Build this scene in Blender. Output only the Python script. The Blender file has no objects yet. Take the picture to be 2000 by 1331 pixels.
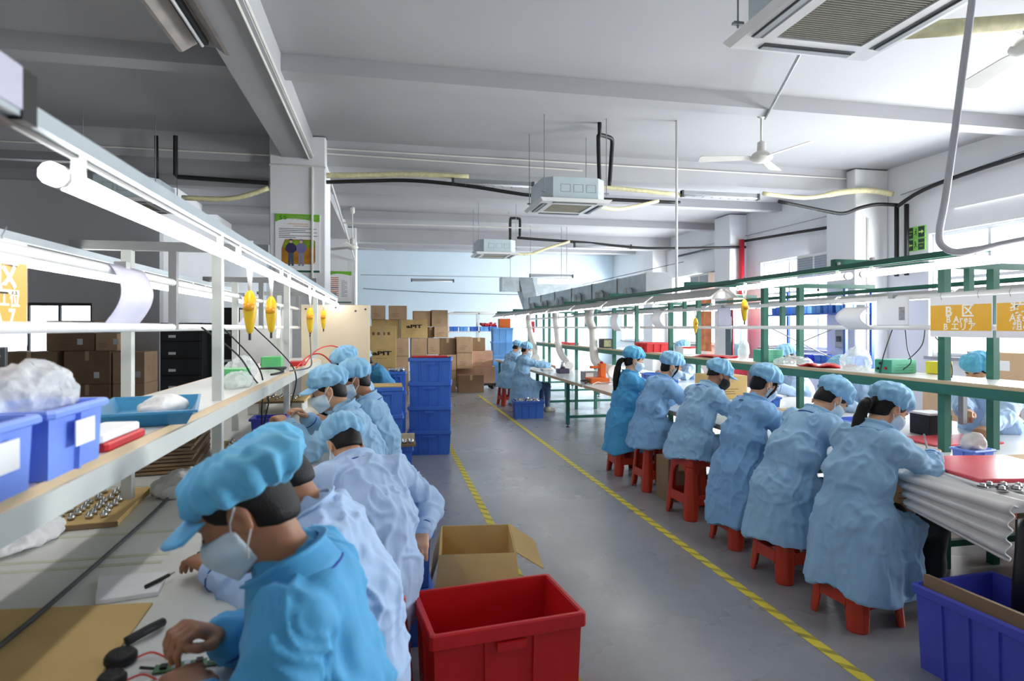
import bpy, bmesh, math, random
import numpy as np
from mathutils import Vector, Matrix, Euler

sc = bpy.context.scene
COL = sc.collection
random.seed(7)
PI = math.pi

# ------------------------------------------------------------------ camera
cam_d = bpy.data.cameras.new('camera')
cam = bpy.data.objects.new('camera', cam_d)
COL.objects.link(cam)
cam.location = (0, 0, 1.55)
YAW = math.atan(245 / 1200)
cam.rotation_euler = (PI / 2, 0, -YAW)
cam_d.sensor_width = 36
cam_d.lens = 36 * 1200 / 2000
cam_d.shift_y = -25.5 / 2000
cam_d.clip_start = 0.05
cam_d.dof.use_dof = True
cam_d.dof.focus_distance = 5.5
cam_d.dof.aperture_fstop = 3.2
sc.camera = cam

# ------------------------------------------------------------------ world, daylight, exposure
w = bpy.data.worlds.new('sky'); sc.world = w; w.use_nodes = True
bg = w.node_tree.nodes['Background']
bg.inputs[0].default_value = (0.86, 0.93, 1.0, 1)
bg.inputs[1].default_value = 3.0
sc.view_settings.view_transform = 'Standard'
sc.view_settings.look = 'None'
sc.view_settings.exposure = 0.95
sc.view_settings.gamma = 1
sc.view_settings.use_curve_mapping = False
sc.cycles.use_denoising = True
sc.cycles.max_bounces = 7
sc.cycles.diffuse_bounces = 5
sc.cycles.caustics_reflective = False
sc.cycles.caustics_refractive = False
sc.cycles.sample_clamp_indirect = 6

WIN = [(1.0, 3.7), (5.4, 8.2), (9.94, 12.65), (14.4, 17.1), (18.4, 21.1)]   # windows of the right wall, by distance; nearest one unseen, added for fill light
WZ0, WZ1, WX = 1.1, 3.03, 8.4
for i, (a, b) in enumerate(WIN):
    ld = bpy.data.lights.new('window_daylight', 'AREA'); ld.shape = 'RECTANGLE'
    ld.size = b - a; ld.size_y = 1.9; ld.energy = 430; ld.color = (0.93, 0.97, 1.0)
    lo = bpy.data.objects.new('window_daylight', ld); COL.objects.link(lo)
    lo.location = (WX + 0.45, (a + b) / 2, (WZ0 + WZ1) / 2); lo.rotation_euler = (0, PI / 2, 0)
    lo.rotation_euler = Vector((-1, 0, -0.35)).to_track_quat('-Z', 'Z').to_euler()

# ------------------------------------------------------------------ helpers
WM = {}
def wm(o): return WM[o.name]

def finish(o, parent, world_m):
    COL.objects.link(o)
    WM[o.name] = world_m
    if parent is not None: o.parent = parent

def setp(o, label=None, cat=None, group=None, kind=None):
    if label: o['label'] = label
    if cat: o['category'] = cat
    if group: o['group'] = group
    if kind: o['kind'] = kind
    return o

def thing(name, label, cat, loc=(0, 0, 0), rz=0, group=None, kind=None):
    o = bpy.data.objects.new(name, None); o.empty_display_size = 0.05
    o.location = loc; o.rotation_euler = (0, 0, rz)
    finish(o, None, Matrix.Translation(loc) @ Matrix.Rotation(rz, 4, 'Z'))
    return setp(o, label, cat, group, kind)

class MB:
    def __init__(s): s.v = []; s.f = []
    def add(s, vs, fs):
        n = len(s.v); s.v += [tuple(p) for p in vs]; s.f += [[i + n for i in q] for q in fs]; return s
    def box(s, x0, x1, y0, y1, z0, z1, M=None):
        vs = [Vector((x, y, z)) for z in (z0, z1) for y in (y0, y1) for x in (x0, x1)]
        if M is not None: vs = [M @ p for p in vs]
        return s.add(vs, [(0, 2, 3, 1), (4, 5, 7, 6), (0, 1, 5, 4), (2, 6, 7, 3), (0, 4, 6, 2), (1, 3, 7, 5)])
    def cbox(s, x0, x1, y0, y1, z0, z1, c=0.01, M=None):
        "box with its vertical and top edges chamfered"
        def ring(i, z): return [(x0 + i + c, y0 + i, z), (x1 - i - c, y0 + i, z), (x1 - i, y0 + i + c, z), (x1 - i, y1 - i - c, z), (x1 - i - c, y1 - i, z), (x0 + i + c, y1 - i, z), (x0 + i, y1 - i - c, z), (x0 + i, y0 + i + c, z)]
        rs = [ring(c * .6, z0), ring(0, z0 + c * .6), ring(0, z1 - c * .6), ring(c * .6, z1)]
        vs = [Vector(p) for r in rs for p in r]
        if M is not None: vs = [M @ p for p in vs]
        fs = [list(range(7, -1, -1)), list(range(24, 32))]
        for k in range(3):
            for i in range(8): fs.append((k * 8 + i, k * 8 + (i + 1) % 8, k * 8 + 8 + (i + 1) % 8, k * 8 + 8 + i))
        return s.add(vs, fs)
    def bar(s, a, b, wx, wz, up=(0, 0, 1)):
        a = Vector(a); b = Vector(b); d = (b - a).normalized(); u = Vector(up)
        if abs(d.dot(u)) > .98: u = Vector((0, 1, 0))
        r = d.cross(u).normalized(); u = r.cross(d)
        vs = []
        for p in (a, b):
            for i, j in ((-1, -1), (1, -1), (1, 1), (-1, 1)): vs.append(p + r * i * wx / 2 + u * j * wz / 2)
        return s.add(vs, [(3, 2, 1, 0), (4, 5, 6, 7), (0, 1, 5, 4), (1, 2, 6, 5), (2, 3, 7, 6), (3, 0, 4, 7)])
    def tube(s, path, r, n=8, closed=False, caps=True):
        P = [Vector(p) for p in path]; m = len(P); vs = []; fs = []; prev = None
        rr = r if isinstance(r, (list, tuple)) else [r] * m
        for i, p in enumerate(P):
            if closed: d = P[(i + 1) % m] - P[i - 1]
            else: d = P[min(i + 1, m - 1)] - P[max(i - 1, 0)]
            d.normalize()
            if prev is None:
                u = Vector((0, 0, 1)) if abs(d.z) < .9 else Vector((1, 0, 0))
                u = (u - d * u.dot(d)).normalized()
            else: u = (prev - d * prev.dot(d)).normalized()
            prev = u; q = d.cross(u)
            for k in range(n):
                t = 2 * PI * k / n; vs.append(p + (u * math.cos(t) + q * math.sin(t)) * rr[i])
        for i in range(m if closed else m - 1):
            a = i * n; b = ((i + 1) % m) * n
            for k in range(n): fs.append((a + k, a + (k + 1) % n, b + (k + 1) % n, b + k))
        if caps and not closed: fs += [list(range(n - 1, -1, -1)), list(range((m - 1) * n, m * n))]
        return s.add(vs, fs)
    def lathe(s, prof, n=16, c=(0, 0, 0), M=None):
        vs = []; fs = []; c = Vector(c); m = len(prof)
        for r, z in prof:
            for k in range(n):
                t = 2 * PI * k / n; p = Vector((r * math.cos(t), r * math.sin(t), z))
                vs.append((M @ p if M is not None else p) + c)
        for i in range(m - 1):
            for k in range(n): fs.append((i * n + k, i * n + (k + 1) % n, (i + 1) * n + (k + 1) % n, (i + 1) * n + k))
        fs += [list(range(n - 1, -1, -1)), list(range((m - 1) * n, m * n))]
        return s.add(vs, fs)
    def prism(s, poly, z0, z1, M=None):
        n = len(poly); vs = [Vector((x, y, z)) for z in (z0, z1) for x, y in poly]
        if M is not None: vs = [M @ p for p in vs]
        fs = [list(range(n - 1, -1, -1)), list(range(n, 2 * n))] + [(i, (i + 1) % n, n + (i + 1) % n, n + i) for i in range(n)]
        return s.add(vs, fs)
    def sheet(s, fn, nu, nv, th=0.0):
        "grid surface fn(u,v) with a thickness along z"
        vs = [Vector(fn(i / nu, j / nv)) for j in range(nv + 1) for i in range(nu + 1)]; W = nu + 1
        fs = [(j * W + i, j * W + i + 1, (j + 1) * W + i + 1, (j + 1) * W + i) for j in range(nv) for i in range(nu)]
        if th:
            N = len(vs); vs2 = []
            for j in range(nv + 1):
                for i in range(nu + 1):
                    a = vs[j * W + min(i + 1, nu)] - vs[j * W + max(i - 1, 0)]; b = vs[min(j + 1, nv) * W + i] - vs[max(j - 1, 0) * W + i]
                    nn = a.cross(b); nn.normalize(); vs2.append(vs[j * W + i] - nn * th)
            fs += [tuple(N + k for k in reversed(q)) for q in fs]
            bd = [i for i in range(W)] + [j * W + nu for j in range(1, nv + 1)] + [nv * W + i for i in range(nu - 1, -1, -1)] + [j * W for j in range(nv - 1, 0, -1)]
            for k in range(len(bd)):
                a, b = bd[k], bd[(k + 1) % len(bd)]; fs.append((b, a, N + a, N + b))
            vs += vs2
        return s.add(vs, fs)
    def build(s, name, mat, parent=None, smooth=False, origin=None, local=False):
        return build(name, s.v, s.f, mat, parent, smooth, origin, local)

def build(name, v, f, mat, parent=None, smooth=False, origin=None, local=False):
    A = np.array(v, dtype=np.float64).reshape(-1, 3)
    if local: M = wm(parent) if parent else Matrix.Identity(4)
    elif parent is not None:
        M = wm(parent); Mi = np.array(M.inverted()); A = A @ Mi[:3, :3].T + Mi[:3, 3]
    else:
        if origin is None: origin = ((A[:, 0].min() + A[:, 0].max()) / 2, (A[:, 1].min() + A[:, 1].max()) / 2, A[:, 2].min())
        M = Matrix.Translation(origin); A = A - np.array(origin)
    me = bpy.data.meshes.new(name)
    me.from_pydata(A.tolist(), [], f if isinstance(f, list) else f.tolist())
    if smooth: me.polygons.foreach_set('use_smooth', [True] * len(me.polygons))
    me.validate(); me.update()
    if mat is not None: me.materials.append(mat)
    o = bpy.data.objects.new(name, me)
    if parent is None: o.location = origin
    finish(o, parent, M)
    return o

def recopy(root, parent=None):
    c = root.copy(); COL.objects.link(c)
    if parent is not None: c.parent = parent
    for ch in list(root.children): recopy(ch, c)
    return c
def dup(root, loc, rz=0, label=None, group=None, scale=None):
    c = recopy(root); c.location = loc; c.rotation_euler = (0, 0, rz)
    WM[c.name] = Matrix.Translation(loc) @ Matrix.Rotation(rz, 4, 'Z')
    if label: c['label'] = label
    if group: c['group'] = group
    if scale: c.scale = scale
    return c

ORD = ['first', 'second', 'third', 'fourth', 'fifth', 'sixth', 'seventh', 'eighth', 'ninth', 'tenth', 'eleventh', 'twelfth']

# ------------------------------------------------------------------ materials
def srgb(r, g, b):
    return tuple((c / 255 / 12.92 if c / 255 <= .04045 else ((c / 255 + .055) / 1.055) ** 2.4) for c in (r, g, b))
MATS = {}
def mat(name, rgb, rough=.5, metal=0, var=.08, scale=6, bump=0, bscale=80, spec=.5, emit=0, sheen=0, trans=0, stretch=None, alpha=None, detail=4):
    if name in MATS: return MATS[name]
    m = bpy.data.materials.new(name); m.use_nodes = True; nt = m.node_tree; N = nt.nodes; L = nt.links
    b = N['Principled BSDF']; c = srgb(*rgb)
    b.inputs['Roughness'].default_value = rough; b.inputs['Metallic'].default_value = metal
    b.inputs['Specular IOR Level'].default_value = spec
    tc = N.new('ShaderNodeTexCoord')
    src = tc.outputs['Object']
    if stretch:
        mp = N.new('ShaderNodeMapping'); mp.inputs['Scale'].default_value = stretch; L.new(src, mp.inputs[0]); src = mp.outputs[0]
    if var:
        n = N.new('ShaderNodeTexNoise'); n.inputs['Scale'].default_value = scale; n.inputs['Detail'].default_value = detail; L.new(src, n.inputs['Vector'])
        r = N.new('ShaderNodeValToRGB'); r.color_ramp.elements[0].position = .3; r.color_ramp.elements[1].position = .7
        r.color_ramp.elements[0].color = tuple(max(0, x * (1 - var)) for x in c) + (1,)
        r.color_ramp.elements[1].color = tuple(min(1, x * (1 + var)) for x in c) + (1,)
        L.new(n.outputs['Fac'], r.inputs[0]); L.new(r.outputs[0], b.inputs['Base Color'])
    else: b.inputs['Base Color'].default_value = c + (1,)
    if bump:
        n2 = N.new('ShaderNodeTexNoise'); n2.inputs['Scale'].default_value = bscale; n2.inputs['Detail'].default_value = 3; L.new(src, n2.inputs['Vector'])
        bp = N.new('ShaderNodeBump'); bp.inputs['Strength'].default_value = bump; bp.inputs['Distance'].default_value = .01
        L.new(n2.outputs['Fac'], bp.inputs['Height']); L.new(bp.outputs[0], b.inputs['Normal'])
    if sheen: b.inputs['Sheen Weight'].default_value = sheen
    if emit:
        b.inputs['Emission Color'].default_value = c + (1,); b.inputs['Emission Strength'].default_value = emit
    if trans:
        tr = N.new('ShaderNodeBsdfTransparent'); mx = N.new('ShaderNodeMixShader'); mx.inputs[0].default_value = trans
        L.new(b.outputs[0], mx.inputs[1]); L.new(tr.outputs[0], mx.inputs[2]); L.new(mx.outputs[0], N['Material Output'].inputs[0])
    MATS[name] = m
    return m

def floor_mat():
    m = bpy.data.materials.new('polished_concrete'); m.use_nodes = True; nt = m.node_tree; N = nt.nodes; L = nt.links
    b = N['Principled BSDF']; tc = N.new('ShaderNodeTexCoord')
    def noise(s, d, dist=0):
        n = N.new('ShaderNodeTexNoise'); n.inputs['Scale'].default_value = s; n.inputs['Detail'].default_value = d; n.inputs['Distortion'].default_value = dist
        L.new(tc.outputs['Object'], n.inputs['Vector']); return n
    a = noise(.7, 3, 0); r = N.new('ShaderNodeValToRGB'); e = r.color_ramp.elements
    e[0].position = .1; e[0].color = srgb(134, 135, 139) + (1,); e[1].position = .9; e[1].color = srgb(172, 173, 176) + (1,)
    L.new(a.outputs['Fac'], r.inputs[0])
    s = noise(9, 4, 0); r2 = N.new('ShaderNodeValToRGB'); r2.color_ramp.elements[0].position = .35; r2.color_ramp.elements[0].color = (.94, .94, .94, 1); r2.color_ramp.elements[1].position = .65; r2.color_ramp.elements[1].color = (1, 1, 1, 1)
    L.new(s.outputs['Fac'], r2.inputs[0])
    mx = N.new('ShaderNodeMixRGB'); mx.blend_type = 'MULTIPLY'; mx.inputs[0].default_value = 1
    L.new(r.outputs[0], mx.inputs[1]); L.new(r2.outputs[0], mx.inputs[2]); L.new(mx.outputs[0], b.inputs['Base Color'])
    rr = N.new('ShaderNodeMapRange'); rr.inputs['From Min'].default_value = .15; rr.inputs['From Max'].default_value = .85; rr.inputs['To Min'].default_value = .17; rr.inputs['To Max'].default_value = .4
    n3 = noise(1.3, 4, 0); L.new(n3.outputs['Fac'], rr.inputs[0]); L.new(rr.outputs[0], b.inputs['Roughness'])
    bp = N.new('ShaderNodeBump'); bp.inputs['Strength'].default_value = .03; bp.inputs['Distance'].default_value = .02
    L.new(a.outputs['Fac'], bp.inputs['Height']); L.new(bp.outputs[0], b.inputs['Normal'])
    return m

def tape_mat():
    m = bpy.data.materials.new('hazard_tape'); m.use_nodes = True; nt = m.node_tree; N = nt.nodes; L = nt.links
    b = N['Principled BSDF']; tc = N.new('ShaderNodeTexCoord')
    sx = N.new('ShaderNodeSeparateXYZ'); L.new(tc.outputs['Object'], sx.inputs[0])
    ad = N.new('ShaderNodeMath'); ad.operation = 'ADD'; L.new(sx.outputs[0], ad.inputs[0]); L.new(sx.outputs[1], ad.inputs[1])
    ml = N.new('ShaderNodeMath'); ml.operation = 'MULTIPLY'; ml.inputs[1].default_value = 7.0; L.new(ad.outputs[0], ml.inputs[0])
    fr = N.new('ShaderNodeMath'); fr.operation = 'FRACT'; L.new(ml.outputs[0], fr.inputs[0])
    gt = N.new('ShaderNodeMath'); gt.operation = 'GREATER_THAN'; gt.inputs[1].default_value = .66; L.new(fr.outputs[0], gt.inputs[0])
    n = N.new('ShaderNodeTexNoise'); n.inputs['Scale'].default_value = 9; n.inputs['Detail'].default_value = 6; L.new(tc.outputs['Object'], n.inputs['Vector'])
    mu = N.new('ShaderNodeMath'); mu.operation = 'MULTIPLY'; L.new(gt.outputs[0], mu.inputs[0]); L.new(n.outputs['Fac'], mu.inputs[1])
    mx = N.new('ShaderNodeMixRGB'); L.new(mu.outputs[0], mx.inputs[0]); mx.inputs[1].default_value = srgb(226, 208, 60) + (1,); mx.inputs[2].default_value = srgb(70, 66, 40) + (1,)
    L.new(mx.outputs[0], b.inputs['Base Color']); b.inputs['Roughness'].default_value = .5
    return m

m_floor = floor_mat(); m_tape = tape_mat()
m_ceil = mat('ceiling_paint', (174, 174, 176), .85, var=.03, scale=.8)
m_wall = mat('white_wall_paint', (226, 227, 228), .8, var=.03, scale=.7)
m_daytint = mat('daylight_tinted_wall', (205, 222, 232), .8, var=.03, scale=.6)  # blue tint of the daylight put into the end wall colour
m_greywall = mat('grey_partition_paint', (196, 197, 199), .8, var=.05, scale=.8)
m_alu = mat('white_aluminium_frame', (225, 228, 230), .4, var=.02)
m_white = mat('white_enamel', (232, 232, 230), .35, var=.03)
m_offw = mat('off_white_plastic', (222, 220, 212), .45, var=.04)
m_lam = mat('white_laminate', (226, 226, 222), .3, var=.05, scale=3)
m_edge = mat('beige_edge_band', (212, 186, 150), .5, var=.06)
m_green = mat('dark_green_paint', (34, 104, 86), .4, var=.1, scale=10)
m_steel = mat('galvanised_steel', (176, 186, 190), .35, .75, var=.14, scale=7, bump=.05, bscale=20)
m_grey = mat('grey_metal', (150, 153, 155), .4, .4, var=.06)
m_dgrey = mat('dark_grey_plastic', (62, 64, 66), .5, var=.08)
m_black = mat('black_rubber', (20, 20, 21), .55, var=.1)
m_cream = mat('cream_pipe_wrap', (222, 214, 168), .6, var=.14, scale=18)
m_acbody = mat('cassette_body_grey_blue', (190, 205, 208), .5, var=.05)
m_glow = mat('lit_tube', (255, 253, 250), .4, var=0, emit=9)
m_card = mat('brown_cardboard', (206, 172, 136), .85, var=.08, scale=5, bump=.06, bscale=30)
m_card2 = mat('yellow_cardboard', (212, 180, 118), .85, var=.08, scale=5, bump=.06, bscale=30)
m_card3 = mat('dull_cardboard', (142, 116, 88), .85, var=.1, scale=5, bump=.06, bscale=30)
m_tapeclear = mat('parcel_tape', (206, 178, 136), .25, var=.05)
m_print = mat('black_print', (38, 30, 26), .8, var=0)
m_blue = mat('blue_crate_plastic', (66, 118, 212), .38, var=.08, scale=5)
m_blue2 = mat('violet_blue_crate_plastic', (72, 84, 196), .38, var=.08, scale=5)
m_lblue = mat('light_blue_plastic', (106, 168, 232), .38, var=.08, scale=5)
m_binblue = mat('bin_blue_plastic', (124, 156, 244), .38, var=.08, scale=5)
m_trayblue = mat('tray_blue_plastic', (58, 138, 182), .4, var=.06)
m_red = mat('red_crate_plastic', (204, 28, 32), .38, var=.08, scale=4)
m_stool = mat('orange_red_stool_plastic', (190, 56, 32), .3, var=.06, scale=8)
m_coat = [mat('sky_blue_smock', (152, 195, 228), .75, var=.05, scale=12, bump=.35, bscale=9, sheen=.1, stretch=(2.2, 2.2, .7)),
          mat('blue_smock', (134, 182, 226), .75, var=.05, scale=12, bump=.35, bscale=9, sheen=.1, stretch=(2.2, 2.2, .7)),
          mat('pale_lavender_blue_smock', (178, 205, 240), .75, var=.05, scale=12, bump=.35, bscale=9, sheen=.1, stretch=(2.2, 2.2, .7)),
          mat('cyan_blue_smock', (78, 170, 222), .72, var=.06, scale=12, bump=.35, bscale=9, sheen=.1, stretch=(2.2, 2.2, .7))]
m_cap = mat('blue_cap_cloth', (142, 197, 232), .75, var=.07, scale=16, bump=.15, bscale=90, sheen=.15)
m_cap2 = mat('cyan_cap_cloth', (100, 188, 230), .72, var=.08, scale=14, bump=.15, bscale=90, sheen=.15)
m_piping = mat('dark_blue_piping', (46, 84, 170), .7, var=.04)
m_skin = mat('skin', (206, 156, 122), .5, var=.06, scale=20)
m_skin2 = mat('tanned_skin', (168, 116, 84), .5, var=.07, scale=20)
m_hair = mat('black_hair', (16, 13, 12), .5, spec=.3, var=.3, scale=40, stretch=(4, 4, 1), bump=.3, bscale=120)
m_mask = mat('surgical_mask_blue', (210, 228, 238), .8, var=.03)
m_maskb = mat('black_mask', (34, 35, 38), .8, var=.05)
m_strap = mat('white_strap', (240, 240, 240), .7, var=0)
m_denim = mat('blue_denim', (74, 92, 124), .8, var=.12, scale=20)
m_dark = mat('dark_trousers', (34, 34, 38), .8, var=.1)
m_shoe = mat('grey_shoe', (150, 142, 132), .6, var=.1)
m_yel = mat('yellow_tool_plastic', (240, 196, 32), .35, var=.06)
m_orange = mat('orange_sign', (236, 176, 30), .4, var=.02)
m_orange2 = mat('orange_sign_soft', (240, 160, 56), .4, var=.02)
m_paper = mat('white_paper', (238, 238, 240), .7, var=.02)
m_lpaper = mat('translucent_sleeve', (216, 214, 234), .3, var=.05)
m_poly = mat('clear_polythene', (236, 240, 240), .15, var=.05, trans=.5, bump=.8, bscale=30)
m_foam = mat('white_foam_sheet', (226, 224, 222), .5, var=.05)
m_mint = mat('mint_green_case', (118, 204, 170), .4, var=.05)
m_mint2 = mat('green_case', (96, 196, 120), .4, var=.05)
m_yellowb = mat('yellow_card', (240, 216, 52), .5, var=.04)
m_ply = mat('pale_plywood', (240, 222, 192), .5, var=.05, scale=2.5, stretch=(1, 1, .25))
m_redp = mat('red_paint', (186, 34, 50), .4, var=.06)
m_pink = mat('pink_red_tray', (232, 84, 96), .35, var=.05)
m_wood = mat('brown_wood', (146, 108, 70), .6, var=.14, scale=6, stretch=(1, 6, 1))
m_orangecase = mat('orange_device', (226, 108, 34), .4, var=.05)
m_rackblue = mat('blue_rack_paint', (38, 84, 176), .4, var=.08)
m_silver = mat('bright_metal_parts', (205, 205, 205), .2, .9, var=.1, scale=30)
m_pcb = mat('green_circuit_board', (70, 110, 70), .4, var=.2, scale=40)
# ------------------------------------------------------------------ the building
def wall_holes(name, axis, pos, th, u0, u1, z0, z1, holes, m, label, cat='wall'):
    "wall in the plane axis=pos (thickness th towards +axis) with rectangular openings (ua, ub, za, zb)"
    us = sorted({u0, u1, *[h[0] for h in holes], *[h[1] for h in holes]}); zs = sorted({z0, z1, *[h[2] for h in holes], *[h[3] for h in holes]})
    def solid(i, j):
        if i < 0 or j < 0 or i >= len(us) - 1 or j >= len(zs) - 1: return False
        cu = (us[i] + us[i + 1]) / 2; cz = (zs[j] + zs[j + 1]) / 2
        return not any(h[0] < cu < h[1] and h[2] < cz < h[3] for h in holes)
    idx = {}; vs = []
    def V(i, j, k):
        if (i, j, k) not in idx:
            idx[(i, j, k)] = len(vs); a = pos + th * k
            vs.append((a, us[i], zs[j]) if axis == 'x' else (us[i], a, zs[j]))
        return idx[(i, j, k)]
    fs = []
    for i in range(len(us) - 1):
        for j in range(len(zs) - 1):
            if not solid(i, j): continue
            fs.append((V(i, j, 0), V(i, j + 1, 0), V(i + 1, j + 1, 0), V(i + 1, j, 0)))
            fs.append((V(i, j, 1), V(i + 1, j, 1), V(i + 1, j + 1, 1), V(i, j + 1, 1)))
            for di, dj, e in ((-1, 0, ((i, j), (i, j + 1))), (1, 0, ((i + 1, j + 1), (i + 1, j))), (0, -1, ((i + 1, j), (i, j))), (0, 1, ((i, j + 1), (i + 1, j + 1)))):
                if not solid(i + di, j + dj):
                    (a, b), (c, d) = e; fs.append((V(a, b, 0), V(a, b, 1), V(c, d, 1), V(c, d, 0)))
    return setp(build(name, vs, fs, m), label, cat, kind='structure')

CZ = 4.25     # ceiling height
X0, X1, YB, YF = -9.0, 8.4, -4.0, 22.0
setp(MB().box(X0, X1 + .3, YB, YF + .3, -.2, 0).build('floor', m_floor), 'grey polished concrete factory floor with worn shiny patches', 'floor', kind='structure')
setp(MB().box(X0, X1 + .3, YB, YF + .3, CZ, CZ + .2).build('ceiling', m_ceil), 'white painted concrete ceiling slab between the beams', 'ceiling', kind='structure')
wall_holes('wall_right', 'x', WX, .24, YB, YF, 0, CZ, [(a, b, WZ0, WZ1) for a, b in WIN], m_wall, 'white outer wall with a row of large windows')
wall_holes('wall_back', 'y', YF, .24, -4.2, WX, 0, CZ, [], m_daytint, 'end wall with pale blue daylight tint behind the stacked cartons')
wall_holes('wall_left', 'y', 12.0, .2, X0, -3.97, 0, CZ, [(-6.6, -5.05, 1.0, 1.98)], m_greywall, 'dark grey partition wall with a bright interior window')
wall_holes('wall_side', 'x', -4.17, .2, 12.2, YF, 0, CZ, [], m_wall, 'white side wall running back from the grey partition')
wall_holes('wall_outer', 'x', X0 - .2, .2, YB, 12.0, 0, CZ, [], m_greywall, 'grey outer wall at the far left of the hall')
wall_holes('wall_front', 'y', YB - .2, .2, X0, WX, 0, CZ, [], m_wall, 'white wall behind the camera')
# interior window in the partition, daylight from the room behind it
wi = thing('window_7', 'bright interior window in the dark grey partition', 'window', (-5.82, 12.1, 1.0), kind='structure')
for a, b, c, d in ((-6.6, -6.55, 1.0, 1.98), (-5.1, -5.05, 1.0, 1.98), (-6.55, -5.1, 1.0, 1.05), (-6.55, -5.1, 1.93, 1.98), (-5.6, -5.57, 1.05, 1.93), (-6.08, -6.05, 1.05, 1.93)):
    MB().box(a, b, 12.06, 12.12, c, d).build('window_frame', m_dgrey, wi)
m_glass = mat('window_glass', (235, 242, 246), .05, var=0, trans=.93)
MB().box(-6.55, -5.1, 12.085, 12.092, 1.05, 1.93).build('pane', m_glass, wi)
MB().bar((-6.5, 13.1, 1.62), (-5.0, 13.3, 1.6), .06, .05).build('lamp_rail', m_grey, wi)

for k, (a, b) in enumerate(WIN):  # the nearest window is an unseen addition that lets in fill light
    t = thing('window_%d' % (k + 1), 'tall white framed window in the right wall, %s from the camera end' % ORD[k], 'window', (WX + .1, (a + b) / 2, WZ0), kind='structure')
    x0, x1 = WX + .08, WX + .14; mids = [a + (b - a) * q / 3 for q in (1, 2)]
    for y0, y1, z0, z1 in [(a, a + .06, WZ0, WZ1), (b - .06, b, WZ0, WZ1), (a + .06, b - .06, WZ0, WZ0 + .06), (a + .06, b - .06, WZ1 - .06, WZ1), (a + .06, b - .06, 2.28, 2.33)] + [(q - .025, q + .025, WZ0 + .06, WZ1 - .06) for q in mids]:
        MB().box(x0, x1, y0, y1, z0, z1).build('window_frame', m_alu, t)
    for y0, y1 in zip([a + .06] + mids, mids + [b - .06]):
        MB().box(WX + .108, WX + .114, y0, y1, WZ0 + .06, WZ1 - .06).build('pane', m_glass, t)
    MB().box(WX - .06, WX + .08, a - .04, b + .04, WZ0 - .05, WZ0).build('window_sill', mat('grey_sill', (150, 152, 156), .6), t)

# columns
def column(x0, x1, y0, y1, label, name='column'):
    m = MB().cbox(x0, x1, y0, y1, 0, CZ - .02, .015)
    return setp(m.build(name, m_wall), label, 'column', kind='structure')
column(-1.59, -.84, 9.0, 9.75, 'square white column carrying the larger green poster')
column(-1.55, -.80, 17.0, 17.7, 'square white column behind, carrying the smaller poster')
column(7.75, 8.4, 9.0, 9.7, 'white wall column with black pipes beside the exit sign')
column(7.95, 8.4, 13.2, 13.9, 'white wall column behind the red pipe')
column(7.95, 8.4, 17.5, 18.2, 'white wall column near the far right corner')
# beams
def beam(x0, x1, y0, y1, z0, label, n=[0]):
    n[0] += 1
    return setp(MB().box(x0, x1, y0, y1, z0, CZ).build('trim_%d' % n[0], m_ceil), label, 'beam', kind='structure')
beam(-1.42, -1.02, YB, YF, 3.92, 'main concrete ceiling beam running over the left bench')
for y, l in ((1.1, 'nearest'), (3.8, 'second'), (6.5, 'third'), (12.0, 'fifth'), (14.7, 'sixth'), (20.0, 'eighth')):
    beam(X0, -1.42, y - .12, y + .12, 4.08, 'secondary cross beam left of the main beam, %s from the camera' % l)
    beam(-1.02, X1, y - .12, y + .12, 4.08, 'secondary cross beam right of the main beam, %s from the camera' % l)
for y, l in ((9.2, 'large cross beam at the nearer columns'), (17.2, 'large cross beam at the farther columns')):
    beam(X0, -1.42, y, y + .36, 3.88, l + ', left part'); beam(-1.02, X1, y, y + .36, 3.88, l + ', right part')

# floor tape
for x, y0, y1, l in ((.807, 2.2, 12.5, 'yellow and black floor tape along the left side of the aisle'), (2.065, 1.2, 14.0, 'yellow and black floor tape along the right row of stools')):
    setp(MB().box(x - .03, x + .03, y0, y1, 0, .002).build('floor_tape', m_tape), l, 'floor tape')

# ------------------------------------------------------------------ text and drawing
def text_mesh(s, size, bold=0):
    cu = bpy.data.curves.new('t', 'FONT'); cu.body = s; cu.size = size; cu.align_x = 'CENTER'; cu.align_y = 'CENTER'; cu.extrude = .0008; cu.offset = bold * size
    o = bpy.data.objects.new('t', cu); COL.objects.link(o)
    dg = bpy.context.evaluated_depsgraph_get(); me = bpy.data.meshes.new_from_object(o.evaluated_get(dg))
    bpy.data.objects.remove(o); bpy.data.curves.remove(cu)
    v = [tuple(p.co) for p in me.vertices]; f = [list(p.vertices) for p in me.polygons]; bpy.data.meshes.remove(me)
    return v, f
def lettering(name, s, size, at, right, up, m, parent, sx=1.0, bold=False):
    R = Vector(right).normalized(); U = Vector(up).normalized(); Nn = R.cross(U); at = Vector(at)
    adv = [size * (1.02 if ord(c) > 0x2e80 else .34 if c == ' ' else .33 if c in 'iIl' else .9 if c in 'mM' else .64 if c.isupper() or c.isdigit() else .56) for c in s]
    x0 = -sum(adv) / 2
    for c, a in zip(s, adv):
        if c != ' ':
            v, f = text_mesh(c, size, .022 if bold else 0)
            if v: build('letter', [at + R * (x + x0 + a / 2) * sx + U * y + Nn * z for x, y, z in v], f, m, parent)
        x0 += a

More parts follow.
